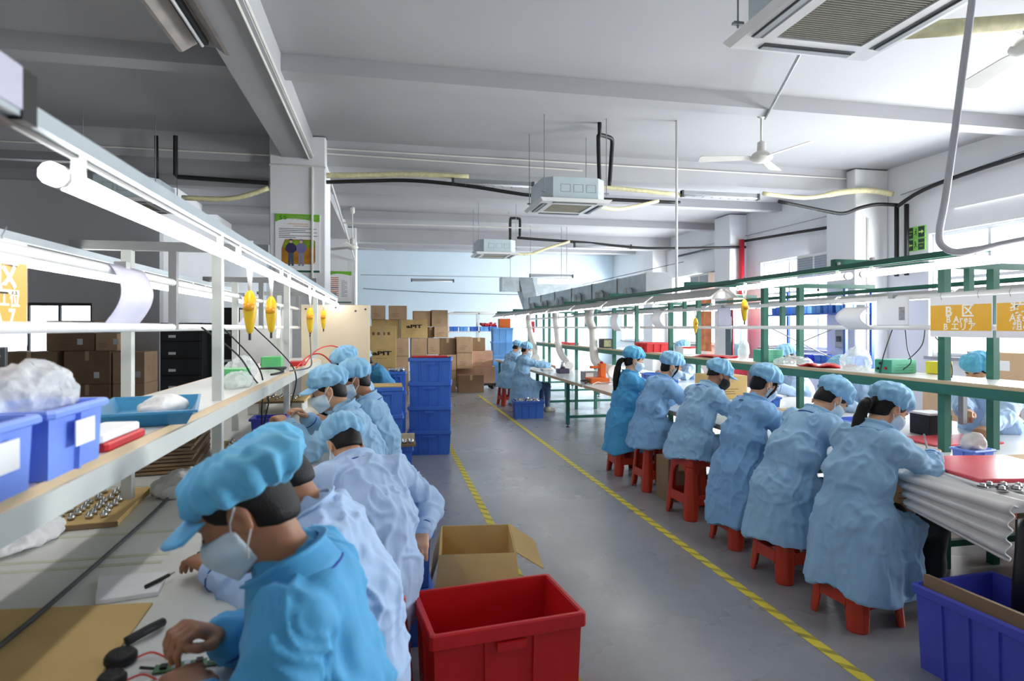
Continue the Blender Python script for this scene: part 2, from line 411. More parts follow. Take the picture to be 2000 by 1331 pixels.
# ------------------------------------------------------------------ posters on the columns
def poster(x0, x1, z0, z1, y, label, kind):
    t = thing('poster', label, 'poster', ((x0 + x1) / 2, y, z0)); W = x1 - x0; Hh = z1 - z0
    MB().box(x0, x1, y - .012, y, z0, z1).build('panel', m_paper, t)
    q = lambda u, v: (x0 + u * W, y - .0135, z0 + v * Hh)
    n = 14
    pts = [q(0, 1), q(0, .86)] + [q(i / n, .86 + .065 * math.sin(PI * (i / n) ** .8)) for i in range(1, n)] + [q(1, .88), q(1, 1)]
    build('green_header', pts, [list(range(len(pts)))], mat('poster_green', (112, 176, 36), .5, var=.2, scale=3), t)
    MB().box(x0 + W * .35, x1, y - .0136, y - .0125, z0 + Hh * .01, z0 + Hh * .045).build('green_footer', mat('poster_dark_green', (16, 92, 66), .5, var=0), t)
    gr = mat('poster_print_grey', (96, 98, 96), .7, var=.1)
    if kind == 'big':
        lettering('heading', '5S', .075, q(.17, .93), (1, 0, 0), (0, 0, 1), mat('poster_dark_green', (0, 0, 0)), t, 1.2)
        lettering('title', '整理整顿清扫', .06, q(.64, .935), (1, 0, 0), (0, 0, 1), mat('poster_pale_green', (150, 190, 110), .6, var=0), t)
        for k, (a, b) in enumerate(((.28, .74), (.4, .74))):
            MB().box(*[x0 + W * a, x0 + W * b], y - .0136, y - .0125, z0 + Hh * (.825 - .035 * k), z0 + Hh * (.84 - .035 * k)).build('text_line', mat('poster_salmon', (222, 186, 160), .6, var=.1), t)
        for k, b in enumerate((.93, .68, .94, .33, .95, .46)):
            MB().box(x0 + W * .08, x0 + W * b, y - .0136, y - .0125, z0 + Hh * (.745 - .03 * k), z0 + Hh * (.755 - .03 * k)).build('text_line', gr, t)
        o = [q(.14, .2), q(.14, .41), q(.22, .57), q(.86, .57), q(.9, .54), q(.9, .2), q(.86, .15), q(.2, .15)]
        build('picture', o, [list(range(8))], mat('poster_picture_amber', (176, 118, 24), .6, var=.4, scale=7), t)
        o = [q(.24, .555), q(.17, .43), q(.9, .43), q(.88, .56)]
        o = [(a, b - .0004, c) for a, b, c in o]; build('picture_backdrop', o, [[0, 1, 2, 3]], mat('poster_picture_green', (120, 150, 30), .6, var=.5, scale=9), t)
        for cx, top, trou, l in ((.35, (52, 44, 84), (70, 84, 110), 'figure'), (.58, (118, 112, 158), (140, 140, 158), 'figure')):
            mt = mat('poster_ink_%d' % top[0], top, .6, var=.1); mr = mat('poster_ink_b%d' % trou[0], trou, .6, var=.1)
            def ink(nm, pp, mm, e=.0008):
                pp = [q(cx + a, b) for a, b in pp]; build(nm, [(a, b - e, c) for a, b, c in pp], [list(range(len(pp)))], mm, t)
            ink('figure_jacket', [(-.06, .34), (-.13, .39), (-.11, .46), (-.05, .505), (.05, .505), (.11, .46), (.13, .39), (.06, .34)], mt)
            ink('figure_trousers', [(-.065, .12), (-.06, .34), (.06, .34), (.065, .12), (.015, .12), (0, .28), (-.015, .12)], mr)
            ink('figure_head', [(.035 * math.cos(a * .7), .535 + .03 * math.sin(a * .7)) for a in range(9)], mat('poster_ink_skin', (222, 190, 160), .6, var=0))
            ink('figure_hat', [(-.045, .55), (.045, .55), (.035, .575), (-.035, .575)], mt, .0012)
    else:
        for k in range(11):
            zz = .78 - k * .062
            MB().box(x0 + W * .08, x0 + W * .42, y - .0136, y - .0125, z0 + Hh * zz, z0 + Hh * (zz + .03)).build('flow_box', mat('poster_flow_orange', (206, 128, 84), .6, var=.1) if k != 5 else mat('poster_flow_violet', (120, 70, 110), .6, var=0), t)
        for k in range(12):
            MB().box(x0 + W * .55, x0 + W * (.8 if k % 3 else .7), y - .0136, y - .0125, z0 + Hh * (.7 - .045 * k), z0 + Hh * (.712 - .045 * k)).build('text_line', gr, t)
    return t
poster(-1.51, -.92, 2.31, 3.13, 9.0, 'large 5S poster with two cartoon workers on the nearer column', 'big')
poster(-1.50, -.92, 2.2, 3.05, 17.0, 'smaller flow chart poster with green header on the farther column', 'flow')
# ------------------------------------------------------------------ ceiling services
def arc(p0, p1, sag, n=10, axis=(0, 0, -1)):
    p0 = Vector(p0); p1 = Vector(p1); a = Vector(axis)
    return [p0.lerp(p1, i / n) + a * sag * 4 * (i / n) * (1 - i / n) for i in range(n + 1)]
def smooth_path(pts, n=6):
    P = [Vector(p) for p in pts]; out = []
    for i in range(len(P) - 1):
        a = P[max(i - 1, 0)]; b = P[i]; c = P[i + 1]; d = P[min(i + 2, len(P) - 1)]
        for k in range(n):
            t = k / n
            out.append(.5 * ((2 * b) + (c - a) * t + (2 * a - 5 * b + 4 * c - d) * t * t + (3 * b - a - 3 * c + d) * t ** 3))
    out.append(P[-1]); return out
def pipe(name, pts, r, m, label, cat, n=8, smooth=True):
    return setp(MB().tube(pts, r, n).build(name, m, smooth=smooth), label, cat)

def cassette(cx, cy, label, zp=3.15):
    t = thing('ceiling_cassette', label, 'air conditioner', (cx, cy, zp))
    h = .475
    # face panel with sloped border
    mb = MB(); vs = []
    for r, z in ((h, zp + .04), (h - .03, zp), (.27, zp - .005), (.27, zp + .03)):
        vs += [(cx - r, cy - r, z), (cx + r, cy - r, z), (cx + r, cy + r, z), (cx - r, cy + r, z)]
    fs = []
    for k in range(3):
        for i in range(4): fs.append((k * 4 + i, k * 4 + 4 + i, k * 4 + 4 + (i + 1) % 4, k * 4 + (i + 1) % 4))
    fs += [(0, 1, 2, 3), (15, 14, 13, 12)]
    mb.add(vs, fs); pn = mb.build('face_panel', m_white, t)
    g = MB()
    g.box(cx - .262, cx + .262, cy - .262, cy + .262, zp + .002, zp + .02)
    gr = g.build('intake_grille', mat('intake_grey', (124, 122, 108), .6, var=.2, scale=40), t)
    for k in range(25):
        y = cy - .24 + k * .02
        MB().box(cx - .26, cx + .26, y - .003, y + .003, zp - .001, zp + .004).build('grille_slat', mat('grille_slat_grey', (146, 143, 126), .5), gr)
    for s, ax in ((-1, 0), (1, 0), (-1, 1), (1, 1)):
        a, b = (.34, .41); mb = MB()
        if ax == 0: mb.box(cx + min(s * a, s * b), cx + max(s * a, s * b), cy - .29, cy + .29, zp - .006, zp + .012)
        else: mb.box(cx - .29, cx + .29, cy + min(s * a, s * b), cy + max(s * a, s * b), zp - .006, zp + .012)
        sl = mb.build('air_outlet', m_dgrey, t)
        mb = MB(); c = s * .385
        if ax == 0: mb.box(cx + c - .018, cx + c + .018, cy - .285, cy + .285, zp - .012, zp - .005)
        else: mb.box(cx - .285, cx + .285, cy + c - .018, cy + c + .018, zp - .012, zp - .005)
        mb.build('louvre', m_grey, sl)
    o = .42; c = .12
    poly = [(-o + c, -o), (o - c, -o), (o, -o + c), (o, o - c), (o - c, o), (-o + c, o), (-o, o - c), (-o, -o + c)]
    bd = MB().prism([(cx + a, cy + b) for a, b in poly], zp + .04, zp + .32).build('body', m_acbody, t)
    for k in range(3):
        x = cx - .2 + k * .17
        for a, b, e, f in ((x, x + .13, .13, .135), (x, x + .13, .225, .23), (x, x + .005, .135, .225), (x + .125, x + .13, .135, .225)):
            MB().box(a, b, cy - o - .002, cy - o, zp + e, zp + f).build('knockout_line', m_grey, bd)
    for sx in (-1, 1):
        for sy in (-1, 1):
            x, y = cx + sx * .46 * .9, cy + sy * .46 * .9
            MB().box(x - .03, x + .03, y - .015, y + .015, zp + .12, zp + .135).build('bracket', m_grey, t)
            MB().tube([(x, y, zp + .1), (x, y, CZ)], .006, 6).build('hanging_rod', m_grey, t)
    return t
cassette(2.37, 2.75, 'white ceiling cassette air conditioner, nearest one at the top of the picture')
cassette(2.37, 7.95, 'white ceiling cassette air conditioner hanging over the aisle, middle of three')
cassette(2.37, 13.6, 'white ceiling cassette air conditioner, farthest and smallest of three')
cassette(-3.3, 9.0, 'ceiling cassette air conditioner at the left behind the lit tube')

# refrigerant and drain pipes
pipe('refrigerant_pipe', smooth_path([(2.75, 7.7, 3.42), (2.74, 7.72, 4.0), (2.76, 7.75, 4.1), (2.82, 7.8, 4.12), (2.98, 7.9, 4.12), (3.02, 7.95, 4.08), (3.02, 7.98, 3.9), (3.0, 8.0, 3.5)], 5), .028, m_black, 'black insulated pipe loop rising from the middle air conditioner', 'pipe')
pipe('refrigerant_pipe', [(2.75, 7.7, 4.1), (2.75, 7.7, 4.25)], .028, m_black, 'short black pipe stub entering the ceiling above the middle air conditioner', 'pipe')
pipe('refrigerant_pipe', smooth_path([(-.84, 9.1, 3.62), (-.2, 9.1, 3.67), (.4, 9.1, 3.7), (1.2, 9.1, 3.66), (2.3, 9.1, 3.55), (3.5, 9.1, 3.55), (4.6, 9.1, 3.55)], 4), .028, m_black, 'black insulated pipe running along the large cross beam', 'pipe')
pipe('refrigerant_pipe', smooth_path([(6.3, 9.0, 3.62), (7.2, 8.97, 3.48), (7.5, 8.95, 3.46), (7.75, 8.9, 3.55), (8.0, 8.8, 3.6), (8.3, 8.7, 3.58)], 4), .03, m_black, 'black insulated pipe bending around the wall column', 'pipe')
pipe('refrigerant_pipe', smooth_path([(8.3, 8.7, 3.56), (8.3, 8.2, 3.72), (8.3, 7.2, 3.82), (8.3, 5.0, 3.9)], 4), .032, m_black, 'black insulated pipe climbing along the right wall', 'pipe')
for k, (dy, l) in enumerate(((0, 'left of the pair'), (-.2, 'right of the pair'))):
    pipe('refrigerant_pipe', [(8.3, 8.72 + dy, 3.56), (8.3, 8.72 + dy, 2.4)], .035, m_black, 'black vertical pipe beside the wall column, ' + l, 'pipe')
pipe('refrigerant_pipe', [(8.3, 9.9, 3.45), (8.3, 13.2, 3.6), (8.3, 16.5, 3.62)], .03, m_black, 'black straight pipe high on the wall above the windows', 'pipe')
pipe('refrigerant_pipe', smooth_path([(2.72, 13.5, 3.45), (2.72, 13.5, 3.95), (2.76, 13.5, 4.0), (2.9, 13.5, 4.0), (2.94, 13.5, 3.95), (2.94, 13.5, 3.6), (3.0, 13.5, 3.56), (4.5, 13.5, 3.5), (6.0, 13.4, 3.4), (8.3, 13.1, 3.45)], 4), .03, m_black, 'black pipe leaving the farthest air conditioner towards the windows', 'pipe')
pipe('refrigerant_pipe', [(-2.75, 8.9, 4.1), (-2.75, 8.9, 3.58), (-2.73, 8.92, 3.56), (-1.6, 9.0, 3.55)], .03, m_black, 'black pipe with a right angle left of the poster column', 'pipe', smooth=False)
pipe('refrigerant_pipe', [(-3.0, 8.95, 4.1), (-2.99, 8.95, 3.5)], .025, m_black, 'short black pipe dropping to the left air conditioner', 'pipe')
pipe('drain_pipe', smooth_path([(-.84, 9.12, 3.72), (-.3, 9.12, 3.75), (.4, 9.12, 3.8), (1.2, 9.12, 3.8)], 4), .04, m_cream, 'cream wrapped drain pipe beside the poster column', 'pipe')
pipe('drain_pipe', smooth_path([(2.5, 9.12, 3.72), (3.4, 9.12, 3.74), (4.6, 9.12, 3.68)], 4), .035, m_cream, 'cream wrapped drain pipe behind the middle air conditioner', 'pipe')
pipe('drain_pipe', smooth_path([(2.85, 8.1, 3.24), (3.2, 8.4, 3.26), (3.6, 8.7, 3.36), (4.2, 9.05, 3.55)], 5), .028, m_cream, 'cream drain hose sagging from the middle air conditioner', 'pipe')
pipe('drain_pipe', smooth_path([(2.85, 13.5, 3.2), (3.2, 13.5, 3.22), (3.6, 13.5, 3.36), (4.1, 13.5, 3.52)], 5), .03, m_cream, 'cream drain hose rising from the farthest air conditioner', 'pipe')
pipe('drain_pipe', smooth_path([(6.05, 9.05, 3.75), (6.8, 9.0, 3.7), (7.5, 8.95, 3.82), (7.95, 8.9, 3.85), (8.3, 8.8, 3.78)], 5), [.035] * 8 + [.05] * 13, m_cream, 'cream wrapped pipe bundle curving into the right wall', 'pipe')
pipe('drain_pipe', smooth_path([(-2.7, 9.0, 3.3), (-2.2, 9.0, 3.3), (-1.9, 9.0, 3.36), (-1.6, 9.0, 3.48)], 4), .035, m_cream, 'cream drain pipe left of the poster column', 'pipe')
pipe('drain_pipe', arc((2.9, 3.0, 3.25), (7.0, 2.6, 3.9), .05), .05, m_cream, 'cream drain pipe from the nearest air conditioner at upper right', 'pipe')
# conduits
def conduit(pts, label, r=.012, m=None): return pipe('conduit', pts, r, m or m_offw, label, 'conduit', 6, False)
conduit([(-.84, 9.18, 4.12), (8.3, 9.18, 4.1)], 'white conduit running along the top of the large cross beam')
conduit([(-.84, 9.18, 4.05), (3.0, 9.18, 4.0)], 'lower white conduit on the large cross beam')
conduit([(-1.06, 2.0, 3.905), (-1.06, 9.0, 3.905)], 'white conduit under the right edge of the main beam')
conduit([(-1.01, 2.0, 3.95), (-1.01, 9.0, 3.95)], 'white conduit on the right flank of the main beam')
conduit([(-8, 9.18, 3.98), (-1.6, 9.18, 3.98)], 'white conduit along the left part of the large beam')
conduit([(-1.59, 8.99, 3.8), (-.84, 8.99, 3.8)], 'white conduit across the top of the poster column')
conduit([(-1.02, 8.985, 3.8), (-1.02, 8.985, 1.0)], 'white conduit running down the poster column', .016)
conduit([(-.83, 9.8, 3.75), (-.83, 16.9, 3.35), (-.84, 16.98, 1.9)], 'slanting conduit behind the poster column', .018)
conduit([(-.8, 11.85, 3.5), (3.0, 11.85, 3.52)], 'white conduit on the beam behind the columns')
conduit([(-.8, 19.8, 3.2), (6.0, 19.8, 3.2)], 'thin cable run across the far bay, upper', .01, m_grey)
conduit(arc((-.8, 21.9, 2.9), (5.4, 21.9, 2.75), .05) + [(8.2, 16, 3.4)], 'thin dark cable along the daylight tinted end wall', .01, m_dgrey)
conduit([(4.47, 6.64, 4.065), (2.9, 3.2, 4.065)], 'grey conduit from the ceiling fan towards the nearest air conditioner', .016, m_grey)
conduit([(8.36, 9.75, 3.7), (8.36, 16, 3.75)], 'thin grey cable above the black wall pipe', .008, m_grey)
conduit([(8.36, 5, 4.05), (8.36, 8.7, 3.75)], 'thin grey cable above the climbing black pipe', .008, m_grey)
conduit([(7.98, 8.97, 3.4), (7.98, 8.97, 1.0)], 'white conduit down the front of the wall column', .014)
pipe('hanging_pole', [(3.71, 7.43, 4.25), (3.71, 7.43, 1.9)], .017, m_white, 'thin white pole from the ceiling down to the bench frame', 'pole')
pipe('standpipe', [(8.2, 13.1, 0), (8.2, 13.1, 3.62)], .06, m_redp, 'red fire pipe standing against the window wall', 'pipe', 12)
hose = smooth_path([(2.75, 2.36, 4.2), (2.72, 2.38, 3.4), (2.66, 2.42, 2.7), (2.62, 2.46, 2.2), (2.60, 2.48, 2.0), (2.61, 2.46, 1.93), (2.66, 2.4, 1.905), (2.72, 2.2, 1.93), (2.72, 1.6, 1.95)], 6)
pipe('cable_hose', hose, .016, mat('pale_grey_hose', (208, 208, 214), .4), 'grey flexible hose dropping from the ceiling to the right lamp rail', 'hose', 10)

def ceiling_tube(x0, x1, y, z, label, lens=True):
    t = thing('tube_fixture', label, 'lamp', ((x0 + x1) / 2, y, z))
    MB().box(x0, x1, y - .03, y + .03, z + .03, z + .085).build('housing', m_grey, t)
    MB().tube([(x0 + .03, y - .02, z + .01), (x1 - .03, y - .02, z + .01)], .016, 8).build('tube', mat('unlit_tube', (222, 224, 226), .3, var=0), t, True)
    for x in (x0, x1 - .03): MB().box(x, x + .03, y - .045, y + .03, z - .02, z + .085).build('end_cap', m_dgrey, t)
    n = 9
    if lens:
        for k in range(n):
            x = x0 + .06 + (x1 - x0 - .12) * k / (n - 1)
            MB().box(x - .004, x + .004, y - .05, y + .03, z - .015, z - .009).build('guard_wire', m_grey, t)
ceiling_tube(.95, 2.2, 9.12, 3.68, 'unlit caged fluorescent fixture on the large cross beam, left one')
ceiling_tube(4.62, 6.0, 9.1, 3.66, 'unlit caged fluorescent fixture on the large cross beam, right one')
ceiling_tube(.75, 2.1, 19.5, 3.0, 'unlit fluorescent fixture hanging in the far bay, left one', False)
ceiling_tube(4.0, 5.3, 17.1, 3.0, 'unlit fluorescent fixture hanging in the far bay, right one', False)
ceiling_tube(4.2, 5.6, 13.5, 3.4, 'unlit fluorescent fixture under the far black pipe', False)
ceiling_tube(-5.4, -4.0, 9.12, 3.72, 'unlit fluorescent fixture on the beam at the far left', False)
# reflector trough below the main beam, top of the picture
t = thing('trough_lamp', 'grey metal trough lamp under the main beam at the upper left', 'lamp', (-1.45, 4.8, 3.8))
prof = [(-1.66, 3.80), (-1.52, 3.90), (-1.40, 3.90), (-1.27, 3.80), (-1.30, 3.80), (-1.41, 3.885), (-1.51, 3.885), (-1.63, 3.80)]
n = len(prof); vs = [(x, y, z) for y in (3.9, 5.45) for x, z in prof]
build('reflector', vs, [list(range(n)), list(range(2 * n - 1, n - 1, -1))] + [(i, n + i, n + (i + 1) % n, (i + 1) % n) for i in range(n)], mat('brownish_grey_metal', (166, 158, 152), .45, .3, var=.15), t)
MB().box(-1.5, -1.42, 3.95, 5.4, 3.85, 3.885).build('ballast', m_dgrey, t)
MB().tube([(-1.46, 3.98, 3.83), (-1.46, 5.37, 3.83)], .014, 8).build('tube', mat('unlit_tube', (0, 0, 0)), t, True)

# ceiling fans
def fan(x, y, zc, z, a0, label, R=.74):
    t = thing('ceiling_fan', label, 'fan', (x, y, z - .07))
    MB().lathe([(.02, zc), (.055, zc - .02), (.05, zc - .13), (.03, zc - .15)], 14, (x, y, 0)).build('canopy', m_offw, t, True)
    MB().tube([(x, y, zc - .02), (x, y, z + .1)], .014, 8).build('downrod', m_offw, t, True)
    MB().lathe([(.02, z + .2), (.05, z + .18), (.05, z + .08), (.1, z + .05), (.135, z), (.13, z - .02), (.09, z - .05), (.03, z - .065)], 20, (x, y, 0)).build('motor', m_offw, t, True)
    for k in range(3):
        a = a0 + k * 2 * PI / 3; d = Vector((math.cos(a), math.sin(a), 0)); s = Vector((-math.sin(a), math.cos(a), 0)); c = Vector((x, y, z - .005))
        vs = []
        for r, w in ((.10, .03), (.22, .055), (R * .97, .075), (R, .05)):
            for sg in (-1, 1):
                for dz in (0, .008): vs.append(c + d * r + s * sg * w + Vector((0, 0, dz + sg * w * .22)))
        fs = []
        for q in range(3):
            b = q * 4
            fs += [(b, b + 4, b + 6, b + 2), (b + 1, b + 3, b + 7, b + 5), (b, b + 1, b + 5, b + 4), (b + 2, b + 6, b + 7, b + 3)]
        fs += [(0, 2, 3, 1), (12, 13, 15, 14)]
        MB().add(vs, fs).build('blade', m_offw, t)
    return t
fan(4.47, 6.72, CZ, 3.62, .6 + .15, 'white three blade ceiling fan in the middle of the right bay')
fan(4.42, 3.48, CZ, 3.52, 3.35, 'white ceiling fan cut off at the right edge of the picture')
fan(-.75, 14.2, CZ, 3.35, 0.3, 'small distant ceiling fan beside the farther column')

# ------------------------------------------------------------------ extraction duct over the right bench
def duct():
    t = thing('extraction_duct', 'galvanised rectangular extraction duct above the far half of right bench', 'duct', (3.68, 11.7, 1.96))
    x0, x1, z0, z1 = 3.5, 3.86, 1.965, 2.3
    ys = [7.9, 9.0, 10.2, 11.4, 12.6, 13.8, 15.0, 15.6]
    for a, b in zip(ys, ys[1:]):
        MB().box(x0, x1, a + .006, b - .006, z0, z1).build('duct_section', m_steel, t)
        MB().box(x0 - .012, x1 + .012, a - .006, a + .006, z0 - .004, z1 + .012).build('flange', m_grey, t)
    # rising elbow and upper cross run
    P = [(15.25, 2.3), (15.6, 2.3), (15.6, 2.0), (15.9, 2.15), (15.9, 2.9), (15.55, 2.9)]
    vs = [(x, 15.05, z) for x in () for z in ()]
    mb = MB(); mb.add([(3.5, 15.6, 1.97), (3.86, 15.6, 1.97), (3.86, 15.6, 2.3), (3.5, 15.6, 2.3), (3.4, 15.95, 2.5), (3.76, 15.95, 2.5), (3.76, 15.75, 2.86), (3.4, 15.75, 2.86)],
                      [(0, 1, 5, 4), (1, 2, 6, 5), (2, 3, 7, 6), (3, 0, 4, 7), (4, 5, 6, 7), (3, 2, 1, 0)])
    mb.build('riser', m_steel, t)
    MB().box(2.95, 3.9, 15.75, 16.15, 2.5, 2.87).build('cross_duct', m_steel, t)
    MB().box(3.9, 7.9, 16.0, 16.3, 2.47, 2.72).build('cross_duct', m_steel, t)
    for x in (3.2, 3.75, 4.6, 4.75): MB().tube([(x, 15.9, 2.87), (x, 15.9, CZ)], .008, 5).build('hanging_rod', m_grey, t)
    for i, (y, r) in enumerate(((8.45, .07), (9.7, .11), (10.9, .13), (12.1, .12), (13.3, .1), (14.5, .09))):
        M = Matrix.Rotation(-PI / 2, 4, 'Y')
        d = MB().lathe([(r, 0), (r * 1.02, .02), (r * .92, .05), (r * .75, .075), (r * .7, .12), (r * .5, .13)], 14, (x0, y, 2.06), M).build('duct_outlet', m_steel, t, True)
        MB().tube([(x0 - .09, y + r * .8 * math.cos(a * PI / 6), 2.06 + r * .8 * math.sin(a * PI / 6)) for a in range(12)], .008, 5, True).build('clamp', m_grey, d)
duct()
def flex(pts, label, r=.06):
    P = smooth_path(pts, 22); out = []; rr = []
    for i, p in enumerate(P): out.append(p); rr.append(r * (1 + .09 * (1 if i % 2 else -1)))
    t = thing('flexible_hose', label, 'hose', P[-1])
    MB().tube(out, rr, 12).build('corrugated_tube', mat('white_corrugated_hose', (214, 210, 204), .5, var=.05), t, True)
    d = (P[-1] - P[-2]).normalized(); q = Vector((0, 0, 1)).rotation_difference(d).to_matrix().to_4x4()
    MB().lathe([(r * .9, -.02), (r, 0), (r * 1.6, .09), (r * 1.7, .12), (r * 1.3, .12)], 14, P[-1], q).build('nozzle', m_offw, t, True)
flex([(3.45, 9.7, 2.0), (3.32, 9.7, 1.88), (3.3, 9.75, 1.7), (3.38, 9.8, 1.5), (3.36, 9.7, 1.2), (3.3, 9.4, 1.0), (3.35, 8.9, .9)], 'white corrugated hose curving to the steel table, nearest of three', .065)
flex([(3.45, 12.1, 2.0), (3.34, 12.0, 1.8), (3.36, 11.9, 1.4), (3.32, 11.6, 1.1), (3.35, 11.2, .88)], 'white corrugated hose curving to the steel table, middle of three', .06)
flex([(3.45, 14.5, 2.0), (3.32, 14.3, 1.75), (3.34, 14.1, 1.35), (3.3, 13.6, 1.1), (3.2, 13.1, .92)], 'white corrugated hose curving to the steel table, farthest of three', .06)
# ------------------------------------------------------------------ assembly benches
def tube_lamp(x, y0, y1, z, label, holder=True):
    t = thing('tube_lamp', label, 'lamp', (x, (y0 + y1) / 2, z))
    MB().tube([(x, y0, z), (x, y1, z)], .019, 10).build('tube', m_glow, t, True)
    for y in (y0 + .1, y1 - .1):
        MB().box(x - .008, x + .008, y - .012, y + .012, z + .02, z + .09).build('clip', m_offw, t)
    for y in (y0 + .02, y1 - .035): MB().tube([(x, y, z), (x, y + .015, z)], .0205, 10).build('end_cap', m_offw, t, True)
    return t

def frame_parts(t, xc, hw, Ys, y0, y1, zt, zs, ztop, xr, m, mlam, medge, postw, railm, table, xbar=None, marm=None):
    "posts in pairs, shelf on them, cross arms with lamp rails, table below"
    tx0, tx1 = table
    tt = MB().box(tx0, tx1, y0, y1, zt - .035, zt).build('table_top', mlam, t)
    for x, xx in ((tx0 - .004, tx0), (tx1, tx1 + .004)):
        MB().box(x, xx, y0, y1, zt - .04, zt + .001).build('edge_band', medge, tt)
    for y in Ys:
        for s in (-1, 1):
            x = xc + s * hw
            MB().box(x - postw / 2, x + postw / 2, y - postw / 2, y + postw / 2, zt, ztop).build('post', m, t)
            MB().box(x - postw / 2, x + postw / 2, y - postw / 2, y + postw / 2, 0, zt - .035).build('leg', m, t)
        MB().box(xc - postw * .4, xc + postw * .4, y - postw * .4, y + postw * .4, zs + .33, ztop).build('short_post', marm or m, t)
        MB().box(xc - hw, xc + hw, y - .018, y + .018, zs - .075, zs - .03).build('shelf_bracket', m, t)
        MB().box(xr[0] - .02, xr[1] + .02, y - .02, y + .02, ztop, ztop + .04).build('cross_arm', marm or m, t)
        for x in (tx0 + .08, tx1 - .08):
            lg = MB().box(x - .025, x + .025, y - .025, y + .025, .04, zt - .035).build('leg', m, t)
            MB().lathe([(.03, 0), (.03, .01), (.01, .018), (.01, .05)], 10, (x, y, 0)).build('foot', m_dgrey, lg)
        MB().box(tx0 + .08, tx1 - .08, y - .02, y + .02, .14, .18).build('stretcher', m, t)
        MB().box(tx0 + .08, tx1 - .08, y - .02, y + .02, zt - .09, zt - .036).build('table_rail', m, t)
    sh = MB().box(xc - hw - .03, xc + hw + .03, y0 + .05, y1 - .05, zs - .02, zs).build('shelf_board', mlam, t)
    for s in (-1, 1):
        x = xc + s * (hw + .03)
        MB().box(x - .003, x + .003, y0 + .05, y1 - .05, zs - .022, zs + .001).build('edge_band', medge, sh)
        MB().box(x - .02 - (.003 * s), x + .02 - (.003 * s), y0 + .05, y1 - .05, zs - .085, zs - .022).build('shelf_apron', m, t)
    xbar = xbar or xc
    for z, r in ((zs + .34, .017), (zs + .545, .017)):
        MB().tube([(xbar, y0 + .1, z), (xbar, y1 - .1, z)], r, 10).build('hanging_bar', m_white, t, True)
    for x in xr:
        rl = MB().box(x - .022, x + .022, y0 + .1, y1, ztop - .03, ztop - .0).build('lamp_rail', railm, t)
        MB().box(x - .006, x + .006, y0 + .15, y1 - .05, ztop - .036, ztop - .03).build('slot', m_dgrey, rl)

m_rail = mat('pale_blue_grey_rail', (196, 206, 210), .35, .3, var=.05)
m_tabw = mat('scuffed_white_table', (224, 224, 218), .35, var=.06, scale=2, detail=8)
LB = thing('assembly_bench', 'long white assembly bench with shelf and lamp rails on the left', 'workbench', (-.96, 3.7, 0))
frame_parts(LB, -.96, .19, [1.05, 3.08, 5.1, 7.1], .2, 7.28, .75, 1.21, 1.90, (-1.36, -.565), mat('pale_grey_green_paint', (206, 210, 204), .4, var=.03), m_tabw, m_edge, .042, m_rail, (-1.72, -.2), None, mat('shaded_arm_grey', (138, 140, 140), .5, var=.05))  # shade on cross arms and short posts put into a darker grey
for k in range(5):
    tube_lamp(-.565, 1.19 + k * 1.27, 1.19 + k * 1.27 + 1.2, 1.815, 'lit white tube lamp on the left bench front rail, %s from the camera' % ORD[k])
for k in range(5):
    tube_lamp(-1.36, 1.3 + k * 1.22, 1.3 + k * 1.22 + 1.12, 1.80, 'lit white tube lamp on the left bench rear rail, %s from the camera' % ORD[k])
MB().box(-.595, -.54, 1.06, 1.10, 1.865, 1.945).build('rail_clamp', m_black, LB)
MB().box(-.59, -.54, .98, 1.06, 1.88, 1.945).build('rail_end_box', mat('pale_violet_plastic', (206, 204, 220), .4), LB)
# pale tile strips printed on the table surface
for y in (1.6, 1.92, 2.28, 2.36, 2.62, 3.4):
    MB().box(-1.7, -.75, y, y + .025, .75, .7512).build('faded_tape', mat('faded_green_tape', (206, 210, 184), .6, var=.1), LB)

m_steelt = mat('grey_laminate_table', (196, 202, 204), .18, var=.05, scale=3)
Ys = [3.32, 5.24, 7.21]
RB = thing('assembly_bench', 'near green framed assembly bench on the right with orange signs', 'workbench', (3.71, 5.2, 0))
frame_parts(RB, 3.71, .19, Ys, 2.25, 8.15, .75, 1.21, 1.93, (2.72, 4.70), m_green, m_lam, m_edge, .05, m_green, (2.68, 4.74), 3.475)
RC = thing('assembly_bench', 'far green framed assembly bench on the right below the duct', 'workbench', (3.71, 11.7, 0))
frame_parts(RC, 3.71, .19, [9.18, 11.15, 13.12, 15.09], 8.2, 15.3, .75, 1.21, 1.91, (2.72, 4.70), m_green, m_steelt, m_edge, .05, m_green, (2.68, 4.74), 3.475)
for k, (a, b) in enumerate(((1.95, 3.13), (3.2, 4.4))):
    tube_lamp(2.72, a, b, 1.86, 'lit white tube lamp on the right front rail, %s from the camera' % ORD[k])
